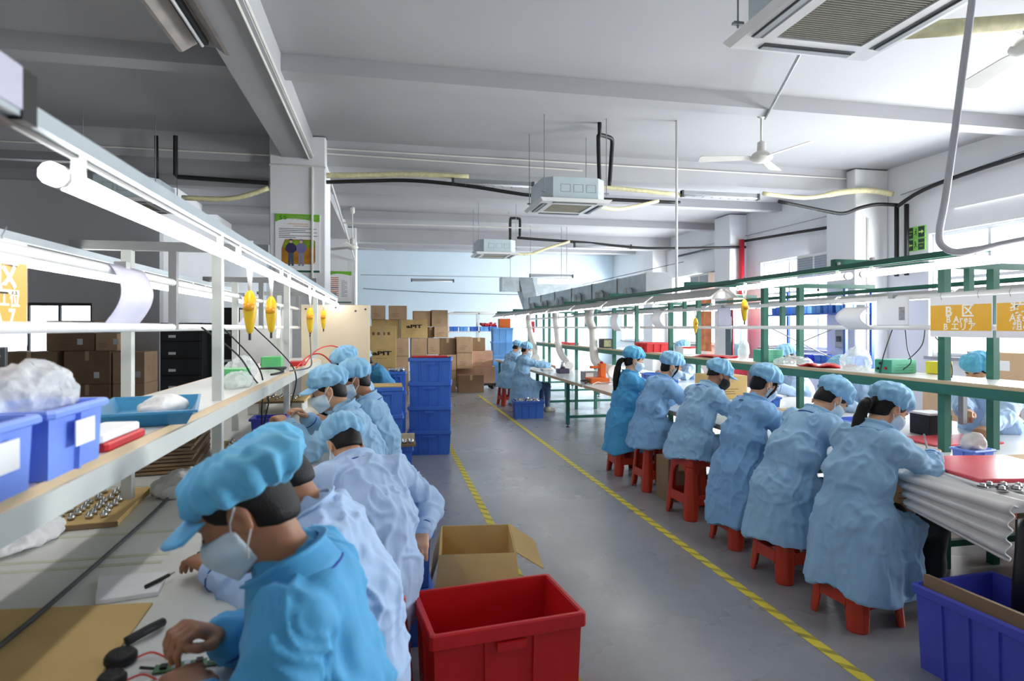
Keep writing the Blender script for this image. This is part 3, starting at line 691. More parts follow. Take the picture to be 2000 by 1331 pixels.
def hood_lamp(x, y0, y1, z, label):
    t = thing('hooded_lamp', label, 'lamp', (x, (y0 + y1) / 2, z))
    prof = [(-.13, 0), (-.03, .075), (.03, .075), (.13, 0), (.12, 0), (.025, .066), (-.025, .066), (-.12, 0)]
    n = 8; vs = [(x + a, y, z + c) for y in (y0, y1) for a, c in prof]
    build('hood', vs, [list(range(n)), list(range(2 * n - 1, n - 1, -1))] + [(i, n + i, n + (i + 1) % n, (i + 1) % n) for i in range(n)], mat('grey_white_hood', (196, 194, 190), .4, .2, var=.08), t)
    MB().tube([(x, y0 + .03, z + .015), (x, y1 - .03, z + .015)], .016, 8).build('tube', m_glow, t, True)
    for y in (y0 + .06, y1 - .06): MB().add([(x - .07, y - .02, z - .01), (x + .07, y - .02, z - .01), (x + .03, y - .02, z + .06), (x - .03, y - .02, z + .06), (x - .07, y + .02, z - .01), (x + .07, y + .02, z - .01), (x + .03, y + .02, z + .06), (x - .03, y + .02, z + .06)],
        [(3, 2, 1, 0), (4, 5, 6, 7), (0, 1, 5, 4), (1, 2, 6, 5), (2, 3, 7, 6), (3, 0, 4, 7)]).build('lamp_holder', m_white, t)
    return t
for k in range(8):
    a = 4.6 + k * 1.34
    hood_lamp(2.72, a, a + 1.27, 1.80, 'hooded lamp with lit tube on the right front rail, %s hood from the camera' % ORD[k])
for k in range(9):
    a = 3.0 + k * 1.34
    hood_lamp(4.70, a, a + 1.27, 1.80, 'hooded lamp with lit tube on the right rear rail, %s hood from the camera' % ORD[k])

# ------------------------------------------------------------------ hanging signs and papers
def sign(x, y0, y1, z0, z1, lines, label, m, face):
    "card in a clear sleeve hung on the bar; face=-1: read from -x, face=1 read from +x"
    t = thing('hanging_sign', label, 'sign', (x, (y0 + y1) / 2, z0))
    MB().box(x - .003, x + .003, y0, y1, z0, z1).build('sleeve', m_paper, t)
    xf = x + .0035 * face; W = y1 - y0; Hh = z1 - z0
    MB().box(min(xf, xf + .001 * face), max(xf, xf + .001 * face), y0 + .004, y1 - .004, z0 + Hh * .16, z1 - Hh * .2).build('card', m, t)
    mw = mat('white_lettering', (250, 244, 230), .6, var=0)
    right = (0, -1, 0) if face < 0 else (0, 1, 0)
    for s, sz, zz, off, bold in lines:
        lettering('lettering', s, sz, (xf + .0015 * face, (y0 + y1) / 2 + off, z0 + Hh * zz), right, (0, 0, 1), mw, t, 1, bold)
    for y in (y0 + W * .2, y1 - W * .2): MB().tube([(x, y, z1 - .02), (x - .012, y, z1 + .01), (x, y, z1 + .035)], .0015, 5).build('hook', m_grey, t)
    return t
sign(3.45, 2.94, 3.355, 1.49, 1.74, [('B  区', .085, .63, 0, True), ('B Area', .055, .43, 0, True), ('B エリア', .055, .25, 0, True)], 'orange sign reading B Area in a clear sleeve on the right bench', m_orange, -1)
sign(3.45, 2.50, 2.915, 1.49, 1.74, [('装配', .085, .63, .04, True), ('Assembly', .055, .45, 0, True), ('組み立て', .055, .27, 0, True)], 'orange sign reading Assembly, cut off by the right picture edge', m_orange, -1)
sign(-.96, 1.47, 1.90, 1.50, 1.775, [('A 区', .1, .63, .075, True), ('工位', .045, .44, .13, True), ('A 7', .06, .27, .11, True)], 'orange sign at the left picture edge hanging on the left bench', m_orange2, 1)

def hung_paper(x, y0, y1, z0, z1, bend, label, m, face=1):
    t = thing('hanging_paper', label, 'paper', (x, (y0 + y1) / 2, z0))
    fn = lambda u, v: (x + face * (bend * math.sin(PI * v * .9)), y0 + (y1 - y0) * u + bend * .3 * math.sin(v * 3), z0 + (z1 - z0) * v)
    MB().sheet(fn, 6, 12, .002).build('sheet', m, t, True)
    for k in range(5): pass
    MB().box(x - .02, x + .02, (y0 + y1) / 2 - .02, (y0 + y1) / 2 + .02, z1 - .012, z1 + .018).build('clip', m_grey, t)
    return t
hung_paper(-.96, 2.37, 2.67, 1.56, 1.775, .05, 'curled translucent paper sleeve hanging on the left bench bar', m_lpaper)
hung_paper(-.96, 4.3, 4.6, 1.56, 1.765, .05, 'curled white paper hanging above the green case on left bench', m_lpaper)
hung_paper(-.96, 5.75, 5.95, 1.45, 1.72, .01, 'small white paper hanging before the plywood panel', m_paper)
hung_paper(3.452, 3.52, 3.80, 1.56, 1.765, .0, 'white paper with a small grey photo beside the orange signs', m_paper, -1)
build('printed_photo', [(3.448, 3.605, 1.60), (3.448, 3.555, 1.60), (3.448, 3.555, 1.69), (3.448, 3.605, 1.69)], [[0, 1, 2, 3]], mat('grey_print', (150, 150, 154), .7, var=.3, scale=60), bpy.data.objects['hanging_paper.003'])
hung_paper(3.452, 3.83, 4.08, 1.54, 1.70, .09, 'folded white paper curling away beside the photo sheet', m_paper, -1)
hung_paper(3.452, 5.72, 5.97, 1.56, 1.765, .0, 'white notice sheet hanging over the mint green case', m_lpaper, -1)
hung_paper(3.452, 7.18, 7.46, 1.54, 1.765, .08, 'white sheet hanging slanted before the orange curtain', m_paper, -1)
hung_paper(3.452, 8.72, 9.00, 1.50, 1.765, .06, 'white sheet hanging above the red tray on the far bench', m_paper, -1)
hung_paper(3.452, 9.94, 10.22, 1.55, 1.765, .07, 'white sheet hanging beside the nearest corrugated hose', m_paper, -1)

# torque screwdrivers on balancers
def driver(x, y, ztop, label, s=1.0):
    t = thing('hanging_screwdriver', label, 'tool', (x, y, ztop - .3 * s))
    for e in (-1, 1): MB().tube([(x, y + e * .035 * s, ztop), (x, y + e * .02 * s, ztop - .05 * s), (x, y, ztop - .1 * s)], .006, 6).build('cord', m_strap, t, True)
    z = ztop - .1 * s
    MB().lathe([(.008 * s, 0), (.016 * s, -.01 * s), (.026 * s, -.03 * s), (.03 * s, -.07 * s), (.027 * s, -.11 * s), (.02 * s, -.15 * s), (.014 * s, -.18 * s), (.008 * s, -.19 * s)], 12, (x, y, z)).build('housing', m_yel, t, True)
    MB().lathe([(.012 * s, 0), (.022 * s, .005), (.024 * s, .03 * s), (.014 * s, .035 * s)], 10, (x, y - .022 * s, z - .09 * s)).build('reel', mat('amber_plastic', (232, 160, 24), .3), t, True)
    MB().tube([(x, y, z - .19 * s), (x, y, z - .22 * s)], .006 * s, 6).build('nose', m_black, t)
    return t
driver(-.565, 2.76, 1.80, 'yellow hanging screwdriver with white loop, nearest on the left rail', .95)
driver(-.565, 3.25, 1.80, 'yellow hanging screwdriver with white loop, second on the left rail', .95)
driver(-.565, 4.85, 1.80, 'yellow hanging screwdriver over the front worker, third on the left rail', 1)
driver(-.565, 5.85, 1.80, 'yellow hanging screwdriver before the plywood panel, farthest on the left rail', .9)
driver(2.74, 4.34, 1.86, 'yellow hanging screwdriver on the right rail, larger one', .9)
driver(3.4, 6.35, 1.75, 'yellow hanging screwdriver on the right bench, smaller one behind', .9)
pipe('coiled_cable', smooth_path([(-.565, 4.85, 1.5), (-.56, 4.86, 1.35), (-.57, 4.87, 1.25), (-.72, 4.9, 1.22)], 6), .006, m_grey, 'thin grey cable below the third hanging screwdriver', 'cable')
# air hose loops, red
pipe('air_hose', smooth_path([(-.70, 5.6, 1.22), (-.62, 5.75, 1.34), (-.5, 5.9, 1.38), (-.38, 6.0, 1.32), (-.3, 6.05, 1.18)], 8), .006, mat('red_hose', (226, 60, 40), .4), 'thin red air hose arching over the worker beside the plywood panel', 'hose')
pipe('air_hose', smooth_path([(-.72, 5.25, 1.22), (-.64, 5.4, 1.31), (-.54, 5.45, 1.32), (-.45, 5.5, 1.22), (-.42, 5.5, 1.12)], 8), .006, mat('red_hose', (0, 0, 0)), 'lower thin red air hose behind the front worker', 'hose')
# loose cables hanging from bars
for k, (pts, l) in enumerate((
    ([(-.9, 3.3, 1.55), (-.8, 3.6, 1.4), (-.78, 3.9, 1.25), (-.75, 4.2, 1.1), (-.8, 4.4, .95), (-.85, 4.5, .78)], 'black cable looping from the left bar down to the blue bin'),
    ([(-.95, 3.9, 1.55), (-.82, 4.1, 1.35), (-.78, 4.2, 1.2), (-.77, 4.1, 1.0), (-.8, 4.3, .8)], 'second black cable falling beside the green case'),
    ([(-.93, 4.7, 1.55), (-.75, 5.0, 1.3), (-.7, 5.1, 1.15), (-.75, 5.2, .95), (-.78, 5.1, .8)], 'black cable falling behind the left hand worker'),
)):
    pipe('power_cable', smooth_path(pts, 6), .005, m_black, l, 'cable', 6)
for k, (pts, l) in enumerate((
    ([(3.475, 3.68, 1.555), (3.62, 3.9, 1.4), (3.62, 3.95, 1.25), (3.6, 3.98, 1.0), (3.62, 3.95, .8)], 'grey cable hanging left of the mint green device'),
    ([(3.475, 3.58, 1.555), (3.66, 3.75, 1.4), (3.74, 3.8, 1.3), (3.72, 3.85, 1.24)], 'grey cable looping onto the mint green device'),
    ([(3.475, 3.42, 1.555), (3.75, 3.72, 1.42), (3.8, 3.9, 1.3), (3.75, 3.95, 1.24)], 'crossing grey cable above the mint green device'),
    ([(3.475, 3.40, 1.555), (3.66, 3.45, 1.4), (3.64, 3.38, 1.3), (3.62, 3.36, 1.22)], 'grey cable hanging beside the nearest green post'),
)):
    pipe('power_cable', smooth_path(pts, 6), .004, m_dgrey, l, 'cable', 6)
# ------------------------------------------------------------------ implicit surfaces for people and moulded plastic
class Field:
    def __init__(s, lo, hi, h):
        s.lo = np.array(lo, float); s.h = h; s.n = np.ceil((np.array(hi) - s.lo) / h).astype(int) + 1
        s.ax = [(s.lo[i] + h * np.arange(s.n[i])).astype(np.float32) for i in range(3)]
        s.D = np.full(s.n, .4, np.float32)
    def grid(s): return s.ax[0][:, None, None], s.ax[1][None, :, None], s.ax[2][None, None, :]
    def prim(s, fn, lo, hi, k=0, op='u'):
        a = np.clip(np.floor((np.array(lo) - s.lo) / s.h).astype(int), 0, s.n); b = np.clip(np.ceil((np.array(hi) - s.lo) / s.h).astype(int) + 1, 0, s.n)
        if (b <= a).any(): return s
        d = fn(s.ax[0][a[0]:b[0], None, None], s.ax[1][None, a[1]:b[1], None], s.ax[2][None, None, a[2]:b[2]])
        D = s.D[a[0]:b[0], a[1]:b[1], a[2]:b[2]]
        if op == 's': d = -d
        if k:
            if op == 'u':
                t = np.clip(.5 + .5 * (D - d) / k, 0, 1); D[...] = D * (1 - t) + d * t - k * t * (1 - t)
            else:
                t = np.clip(.5 - .5 * (D - d) / k, 0, 1); D[...] = D * (1 - t) + d * t + k * t * (1 - t)
        else: D[...] = np.minimum(D, d) if op == 'u' else np.maximum(D, d)
        return s
    def cone(s, a, b, ra, rb, k=.02, op='u', sq=None):
        "tapered capsule; sq=(direction, factor) widens it along a direction"
        a = np.array(a, float); b = np.array(b, float); ab = b - a; L2 = max(float(ab @ ab), 1e-9); R = max(ra, rb) * (sq[1] if sq else 1) + k + 2 * s.h
        def fn(X, Y, Z):
            px, py, pz = X - a[0], Y - a[1], Z - a[2]
            t = np.clip((px * ab[0] + py * ab[1] + pz * ab[2]) / L2, 0, 1)
            vx, vy, vz = px - t * ab[0], py - t * ab[1], pz - t * ab[2]
            if sq:
                n = np.array(sq[0], float); n = n / np.linalg.norm(n); q = (vx * n[0] + vy * n[1] + vz * n[2]) * (1 - 1 / sq[1])
                vx, vy, vz = vx - q * n[0], vy - q * n[1], vz - q * n[2]
            return np.sqrt(vx * vx + vy * vy + vz * vz) - (ra + (rb - ra) * t)
        return s.prim(fn, np.minimum(a, b) - R, np.maximum(a, b) + R, k, op)
    def ell(s, c, r, R=None, k=.02, op='u'):
        c = np.array(c, float); r = np.array(r, float); Rm = np.eye(3) if R is None else np.array(R); m = r.max() + k + 2 * s.h
        def fn(X, Y, Z):
            dx, dy, dz = X - c[0], Y - c[1], Z - c[2]
            q = [(Rm[0, i] * dx + Rm[1, i] * dy + Rm[2, i] * dz) for i in range(3)]
            k0 = np.sqrt(sum((q[i] / r[i]) ** 2 for i in range(3))); k1 = np.sqrt(sum((q[i] / r[i] ** 2) ** 2 for i in range(3))) + 1e-6
            return k0 * (k0 - 1) / k1
        return s.prim(fn, c - m, c + m, k, op)
    def cut(s, p, n, k=0):
        "keep the side where (x-p).n < 0"
        n = np.array(n, float); n /= np.linalg.norm(n); X, Y, Z = s.grid()
        d = (X - p[0]) * n[0] + (Y - p[1]) * n[1] + (Z - p[2]) * n[2]
        if k:
            t = np.clip(.5 - .5 * (s.D - d) / k, 0, 1); s.D = s.D * (1 - t) + d * t + k * t * (1 - t)
        else: s.D = np.maximum(s.D, d)
        return s
    def mesh(s):
        D = np.pad(s.D, 1, constant_values=.4); lo = s.lo - s.h; S = D < 0
        n = np.array(D.shape) - 1
        c = np.zeros(n, np.int8)
        for i in (0, 1):
            for j in (0, 1):
                for k in (0, 1): c += S[i:n[0] + i, j:n[1] + j, k:n[2] + k]
        A = (c > 0) & (c < 8); I, J, K = np.nonzero(A); m = len(I)
        if m == 0: return np.zeros((0, 3)), []
        idx = np.full(n, -1, np.int64); idx[A] = np.arange(m)
        acc = np.zeros((m, 3)); cnt = np.zeros(m)
        cor = [(i, j, k) for i in (0, 1) for j in (0, 1) for k in (0, 1)]
        val = {q: D[I + q[0], J + q[1], K + q[2]] for q in cor}
        for q in cor:
            for ax in range(3):
                if q[ax]: continue
                e = list(q); e[ax] = 1; e = tuple(e); da, db = val[q], val[e]; x = (da < 0) != (db < 0)
                t = np.where(x, da / np.where(x, da - db, 1), 0); p = np.tile(np.array(q, float), (m, 1)); p[:, ax] += t
                acc[x] += p[x]; cnt[x] += 1
        V = lo + s.h * (np.stack([I, J, K], 1) + acc / cnt[:, None])
        F = []
        for ax in range(3):
            u, v = [(1, 2), (2, 0), (0, 1)][ax]
            sa = [slice(1, n[i]) for i in range(3)]; sb = list(sa); sa[ax] = slice(0, n[ax]); sb[ax] = slice(1, n[ax] + 1)
            a, b = S[tuple(sa)], S[tuple(sb)]
            X = np.nonzero(a != b); o = [1, 1, 1]; o[ax] = 0
            P = [X[i] + o[i] for i in range(3)]; inside = a[X]
            def cell(du, dv):
                Q = [p.copy() for p in P]; Q[u] = Q[u] - du; Q[v] = Q[v] - dv; return idx[Q[0], Q[1], Q[2]]
            q = np.stack([cell(1, 1), cell(0, 1), cell(0, 0), cell(1, 0)], 1)
            q[~inside] = q[~inside][:, ::-1]
            F.append(q)
        return V, np.concatenate(F)

_tab = np.random.RandomState(3).uniform(-1, 1, 4096)
def vnoise(p, seed=0):
    i = np.floor(p).astype(np.int64); f = p - i; f = f * f * (3 - 2 * f); out = 0
    for a in (0, 1):
        for b in (0, 1):
            for c in (0, 1):
                hsh = ((i[:, 0] + a) * 73856093 ^ (i[:, 1] + b) * 19349663 ^ (i[:, 2] + c) * 83492791 ^ seed * 1013) & 4095
                out = out + _tab[hsh] * (f[:, 0] if a else 1 - f[:, 0]) * (f[:, 1] if b else 1 - f[:, 1]) * (f[:, 2] if c else 1 - f[:, 2])
    return out
def normals(V, F):
    F = np.asarray(F); n = np.cross(V[F[:, 2]] - V[F[:, 0]], V[F[:, 3]] - V[F[:, 1]]); N = np.zeros_like(V)
    for k in range(4): np.add.at(N, F[:, k], n)
    return N / (np.linalg.norm(N, axis=1)[:, None] + 1e-9)

def npm(R): return np.array(R)
def rotm(pitch, yaw=0, roll=0):
    "forward +x: pitch>0 looks down, yaw>0 turns to the left (+y), roll>0 tilts to its right"
    return np.array(Matrix.Rotation(yaw, 3, 'Z') @ Matrix.Rotation(pitch, 3, 'Y') @ Matrix.Rotation(roll, 3, 'X'))

def head_prims(f, hp, R, s, ears=True, nose=True, face=True, g=0.0):
    "g grows the whole head"
    E = lambda c, r, k=.02, op='u': f.ell(hp(c), np.array(r) * s + g, R, k * s, op)
    E((-.012, 0, .035), (.098, .078, .092))
    E((.028, 0, -.035), (.068, .061, .088), .03)
    E((.066, 0, -.098), (.02, .024, .017), .03)
    if face:
        f.cone(hp((.082, .028, .028)), hp((.082, -.028, .028)), .011 * s + g, .011 * s + g, .02 * s)
        for e in (-1, 1):
            E((.101, e * .032, .004), (.017, .02, .013), .012, 's')
            E((.081, e * .032, .003), (.0125, .014, .011), .004)
            E((.072, e * .044, -.035), (.02, .018, .018), .03)
        f.cone(hp((.092, .016, -.064)), hp((.092, -.016, -.064)), .0075 * s + g, .0075 * s + g, .008 * s)
        f.cone(hp((.090, .014, -.078)), hp((.090, -.014, -.078)), .008 * s + g, .008 * s + g, .01 * s)
    if nose:
        f.cone(hp((.090, 0, .012)), hp((.112, 0, -.027)), .008 * s + g, .014 * s + g, .014 * s)
        for e in (-1, 1): E((.1, e * .012, -.033), (.011, .009, .009), .008)
    if ears:
        for e in (-1, 1):
            E((-.006, e * .079, -.004), (.021, .010, .034), .008)
            E((.0, e * .087, -.002), (.011, .006, .02), .004, 's')

def person(label, x, y, rz, seat=.45, lean=(.25, .45), neck=.6, pitch=.6, yaw=0, roll=0, hands=None, coat=0, hem=.2, visor=False, hair='short', mask=m_mask, res=.007, sc_=1.0,
           trousers=m_dark, skin=m_skin, capm=m_cap, seed=1, hcurl=(.7, .7), knees=.42, elbow_out=(.35, .35), cap_puff=1.0, shoes=True, legs=True, side=0.0, hand_dir=None, twist=0.0, cap_back=0.0, cap_z=1.0):
    t = thing('person', label, 'person', (x, y, 0), rz)
    s = sc_; Mw = np.array(wm(t).inverted())
    loc = lambda p: Mw[:3, :3] @ np.array(p, float) + Mw[:3, 3]
    pel = np.array((0, 0, seat + .095))
    sp = lambda a: np.array((math.sin(a), side, math.cos(a)))
    mid = pel + .23 * s * sp(lean[0]); C = mid + .245 * s * sp(lean[1]); Nk = C + .055 * s * sp((lean[1] + neck) / 2)
    Hc = Nk + .155 * s * sp(neck)
    R = rotm(pitch, yaw, roll)
    hp = lambda c: Hc + R @ (np.array(c, float) * s)
    tw = np.array((math.sin(twist), math.cos(twist), 0.0))       # direction of the left shoulder
    tw = np.array((-math.sin(twist), math.cos(twist), 0.0))
    up2 = sp(lean[1]); up2 = up2 / np.linalg.norm(up2)
    SH = [C + tw * .165 * s * e - up2 * .02 * s for e in (1, -1)]
    if hands is None: hands = [None, None]
    W = []; EL = []; HD = []
    for i, e in enumerate((1, -1)):
        tgt = loc(hands[i]) if hands[i] is not None else np.array((.33, e * .14, .86))
        a = SH[i]; L1, L2 = .275 * s, .235 * s; v = tgt - a; d = np.linalg.norm(v)
        if d > (L1 + L2) * .995: tgt = a + v / d * (L1 + L2) * .995; v = tgt - a; d = np.linalg.norm(v)
        ca = (L1 * L1 + d * d - L2 * L2) / (2 * L1 * d); ca = max(-1, min(1, ca)); u = v / d
        pole = np.array((-.25, e * elbow_out[i] * 1.6, -.9)); pole = pole - u * (pole @ u); pole /= np.linalg.norm(pole)
        el = a + u * L1 * ca + pole * L1 * math.sqrt(max(0, 1 - ca * ca))
        W.append(tgt); EL.append(el); dd = tgt - el; HD.append(dd / np.linalg.norm(dd))
    # ---- body
    allp = np.array([Hc, pel, *W, *EL, *SH, C]); lo = allp.min(0) - .19; hi = allp.max(0) + .19
    lo[2] = max(lo[2], pel[2] - .02)
    hr = [w + h * .2 for w, h in zip(W, HD)]
    lo = np.minimum(lo, np.min(hr, 0) - .05); hi = np.maximum(hi, np.max(hr, 0) + .05); hi[2] = max(hi[2], Hc[2] + .15)
    f = Field(lo, hi, res)
    head_prims(f, hp, R, s)
    f.cone(hp((-.028, 0, -.05)), Nk - .02 * up2, .05 * s, .055 * s, .03)
    f.cone(Nk, C, .05 * s, .06 * s, .03, sq=((0, 1, 0), 1.15))
    f.cone(C, pel + np.array((0, 0, .08)), .06 * s, .075 * s, .04, sq=((0, 1, 0), 1.3))
    for i, e in enumerate((1, -1)):
        f.cone(SH[i], EL[i], .042 * s, .036 * s, .03); f.cone(EL[i], W[i], .037 * s, .026 * s, .02)
        # hand
        h = HD[i].copy()
        if hand_dir is not None and hand_dir[i] is not None: h = np.array(Mw[:3, :3] @ np.array(hand_dir[i], float)); h /= np.linalg.norm(h)
        dn = np.array((0, 0, -1.0)); dn = dn - h * (dn @ h); dn /= np.linalg.norm(dn) + 1e-9
        sd = np.cross(h, dn) * (1 if e > 0 else -1)          # towards the thumb side
        if sd[1] * e > 0: sd = -sd
        w0 = W[i]; cu = hcurl[i]
        for q, (off, ln) in enumerate(((.030, .072), (.010, .080), (-.011, .074), (-.031, .058))):
            kn = w0 + h * .088 * s + sd * off * s - dn * (.004 - .004 * abs(q - 1.5)) * s
            f.cone(w0 + sd * off * .5 * s + h * .01, kn, .015 * s, .0125 * s, .014)
            a0 = .25 + cu * .55; p = kn; rr = .0105 * s
            for sg, (frac, da) in enumerate(((.45, 0), (.32, cu * .9), (.23, cu * .6))):
                a0 += da; d = h * math.cos(a0) + dn * math.sin(a0) + sd * off * .6
                p2 = p + d * ln * frac * 1.15 * s; f.cone(p, p2, rr, rr * .88, .004); p = p2; rr *= .88
        th0 = w0 + h * .03 * s + sd * .024 * s; th1 = th0 + (h * .55 + sd * .6 + dn * .4) * .042 * s; th2 = th1 + (h * .9 + sd * .05 + dn * .35) * .034 * s; th3 = th2 + (h * .85 - sd * .3 + dn * .3) * .022 * s
        f.cone(th0, th1, .0155 * s, .0125 * s, .01); f.cone(th1, th2, .0122 * s, .0108 * s, .004); f.cone(th2, th3, .0108 * s, .009 * s, .004)
    V, F = f.mesh(); build('body', V, F, skin, t, True, local=True)
    # ---- coat
    ch = max(res * 1.25, .0085)
    lo = np.array([*SH, *EL, *W, pel]).min(0) - .12; hi = np.array([*SH, *EL, *W, Nk]).max(0) + .12
    lo[0] = min(lo[0], -.33); lo[1] = min(lo[1], -.36); hi[1] = max(hi[1], .36); hi[0] = max(hi[0], .5 if legs else .3); lo[2] = hem - .02
    f = Field(lo, hi, ch); Yd = (tw[0] * .5, 1, 0)
    f.cone(pel, mid, .135 * s, .132 * s, .03, sq=(Yd, 1.38)); f.cone(mid, C - up2 * .06, .132 * s, .118 * s, .05, sq=(tw, 1.5))
    f.cone(SH[0] - tw * .01, SH[1] + tw * .01, .068 * s, .068 * s, .06)
    f.cone(C, Nk - up2 * .012, .092 * s, .07 * s, .04, sq=(tw, 1.2))
    for i in range(2):
        f.cone(SH[i], EL[i], .072 * s, .062 * s, .04); f.cone(EL[i], W[i] - HD[i] * .012, .062 * s, .046 * s, .025)
    bk = np.array((-.03, 0, hem - .05))
    if legs:
        f.cone(pel + np.array((-.01, 0, -.03)), bk, .185, .218, .05, sq=((0, 1, 0), 1.2))
        f.cone(np.array((.16, 0, seat - .02)), np.array((.17, 0, max(hem - .05, seat - .33))), .15 * s, .175 * s, .08, sq=((0, 1, 0), 1.35))
    else: f.cone(pel, np.array((0, 0, hem - .05)), .132 * s, .15 * s, .05, sq=((0, 1, 0), 1.3))
    if legs:
        for e in (-1, 1):
            f.cone(pel + np.array((.02, e * .09, -.01)), np.array((knees * .62, e * .11, seat + .05)), .095 * s, .085 * s, .05)
            f.cone(np.array((knees * .5, e * .13, seat + .03)), np.array((knees * .4, e * .15, max(hem, seat - .2))), .07 * s, .075 * s, .06)
    for i in range(2): f.cut(W[i] + HD[i] * .0, HD[i]) if False else None
    X, Y, Z = f.grid(); f.D = np.maximum(f.D, (hem + .012 * np.sin(Y * 17 + seed) + .02 * np.sin(X * 9 + seed * 2)) - Z)
    V, F = f.mesh(); N = normals(V, F)
    dz = np.clip((pel[2] + .1 - V[:, 2]) / .5, 0, 1)
    n1 = vnoise(V * np.array((11, 11, 5)) + seed * 7.3, seed); n2 = vnoise(V * np.array((24, 24, 17)) + seed, seed + 5); n3 = vnoise(V * np.array((13, 13, 2.2)) + 3 * seed, seed + 9)
    def rg(ang, sc3, sd):
        c, q = math.cos(ang), math.sin(ang); Pq = np.stack([V[:, 0] * c - V[:, 2] * q, V[:, 1], V[:, 0] * q + V[:, 2] * c], 1)
        wv = Pq * np.array(sc3) + seed * 5.1 + .7 * vnoise(V * 9 + sd, sd)[:, None]
        return np.clip(1 - np.abs(vnoise(wv, sd)) * 2.2, 0, 1) ** 1.3
    up_ = 1 - dz
    n4 = vnoise(V * np.array((6, 6, 3)) + 2.7 * seed, seed + 13)
    disp = up_ * (.014 * rg(.5, (15, 13, 3.0), seed) + .012 * rg(-.45, (14, 12, 2.6), seed + 31) + .008 * rg(1.25, (11, 8, 5), seed + 17) - .010) + .008 * n4 + .002 * n2 + dz * (.020 * n3 + .014 * rg(.1, (15, 15, 2.2), seed + 7) - .006)
    armd = np.min([np.linalg.norm(V - W[i], axis=1) for i in range(2)], 0); disp = disp * np.clip(armd / .06, .2, 1)
    V = V + N * disp[:, None]
    co = build('coat', V, F, m_coat[coat], t, True, local=True)
    # cuffs, collar
    for i in range(2):
        a = W[i] - HD[i] * .035 * s; b = W[i] + HD[i] * .004; q = Vector((0, 0, 1)).rotation_difference(Vector(HD[i])).to_matrix().to_4x4()
        MB().lathe([(.030 * s, .045), (.047 * s, .04), (.052 * s, .0), (.048 * s, -.012), (.03 * s, -.012)], 14, Vector(a), q).build('cuff', m_coat[coat], co, True, local=True)
        MB().lathe([(.046 * s, -.004), (.0535 * s, -.002), (.0535 * s, .004), (.046 * s, .006)], 14, Vector(a), q).build('cuff_piping', m_piping, co, True, local=True)
    nd = (hp((-.028, 0, -.05)) - Nk); nd /= np.linalg.norm(nd)
    ax = (up2 * .55 + nd * .45); ax /= np.linalg.norm(ax); cn = Nk - ax * .035
    fr = np.array((1.0, 0, 0)); fr = fr - ax * (fr @ ax); fr /= np.linalg.norm(fr); lf = np.cross(ax, fr)
    def colr(u, v):
        a = PI + (u - .5) * 5.0; op = max(0, abs(u - .5) * 2 - .55)
        r = (.098 - .016 * v + .02 * (v > .99)) * s
        p = cn + ax * (-.012 + .085 * v * (1 - .75 * op)) * s + (fr * math.cos(a) * 1.0 + lf * math.sin(a) * 1.1) * r + fr * (.012 - .03 * op * (1 - v)) * s
        return tuple(p)
    def colo(u, v):
        a = PI + (u - .5) * 5.0; op = max(0, abs(u - .5) * 2 - .55)
        r = (.090 + .030 * v) * s
        p = cn + ax * (.072 * (1 - .75 * op) - .065 * v - .05 * op * v) * s + (fr * math.cos(a) + lf * math.sin(a) * 1.1) * r + fr * (.012) * s
        return tuple(p)
    MB().sheet(colr, 26, 4, -.005).build('collar', m_coat[coat], co, True, local=True)
    MB().sheet(colo, 26, 4, -.006).build('collar_fall', m_coat[coat], co, True, local=True)
    MB().tube([Vector(colo(k / 26, 1.0)) for k in range(27)], .003, 5).build('collar_piping', m_piping, co, True, local=True)
    # ---- trousers and shoes
    if legs:
        lo = np.array((-.15, -.27, .03)); hi = np.array((knees + .25, .27, seat + .2)); f = Field(lo, hi, max(.011, res))
        ft = []
        for e in (-1, 1):
            kn = np.array((knees, e * .12, seat + .03)); an = np.array((knees - .1 + .05 * (seed % 3), e * .13, .09)); ft.append(an)
            f.cone((0.02, e * .09, seat + .08), kn, .085 * s, .068 * s, .03); f.cone(kn, an, .066 * s, .05 * s, .03)
        f.cone((0, -.08, seat + .09), (0, .08, seat + .09), .1, .1, .03); f.cut((0, 0, .06), (0, 0, -1))
        V, F = f.mesh(); N = normals(V, F); V = V + N * (.006 * vnoise(V * 18, seed))[:, None]
        build('trousers', V, F, trousers, t, True, local=True)
        for an in ft:
            f = Field((an[0] - .12, an[1] - .08, -.01), (an[0] + .22, an[1] + .08, .14), .01)
            f.cone((an[0] - .03, an[1], .045), (an[0] + .13, an[1], .03), .045, .038, .01); f.cone((an[0], an[1], .05), (an[0], an[1], .09), .044, .046, .03); f.cut((0, 0, .003), (0, 0, -1))
            V, F = f.mesh(); build('shoe', V, F, m_shoe, t, True, local=True)
    # ---- hair
    hres = max(.006, res * .8)
    f = Field(Hc - .16 * s, Hc + .16 * s, hres)
    f.ell(hp((-.014, 0, .035)), np.array((.1015, .0815, .0955)) * s, R, 0)
    f.ell(hp((-.045, 0, -.03)), np.array((.060, .066, .068)) * s, R, .02)
    ex, ez, ey = R @ np.array((1, 0, 0)), R @ np.array((0, 0, 1)), R @ np.array((0, 1, 0))
    f.cut(hp((.045, 0, 0)), ex * .9 - ez * .35)
    low = {'short': -.048, 'long': -.070, 'pony': -.06, 'cropped': -.005}[hair]
    f.cut(hp((-.03, 0, low)), -ez + ex * .55)
    for e in (-1, 1): f.ell(hp((-.004, e * .085, -.018)), np.array((.027, .03, .042)) * s, R, .006, 's')
    V, F = f.mesh()
    if len(V): build('hair', V, F, m_hair, t, True, local=True)
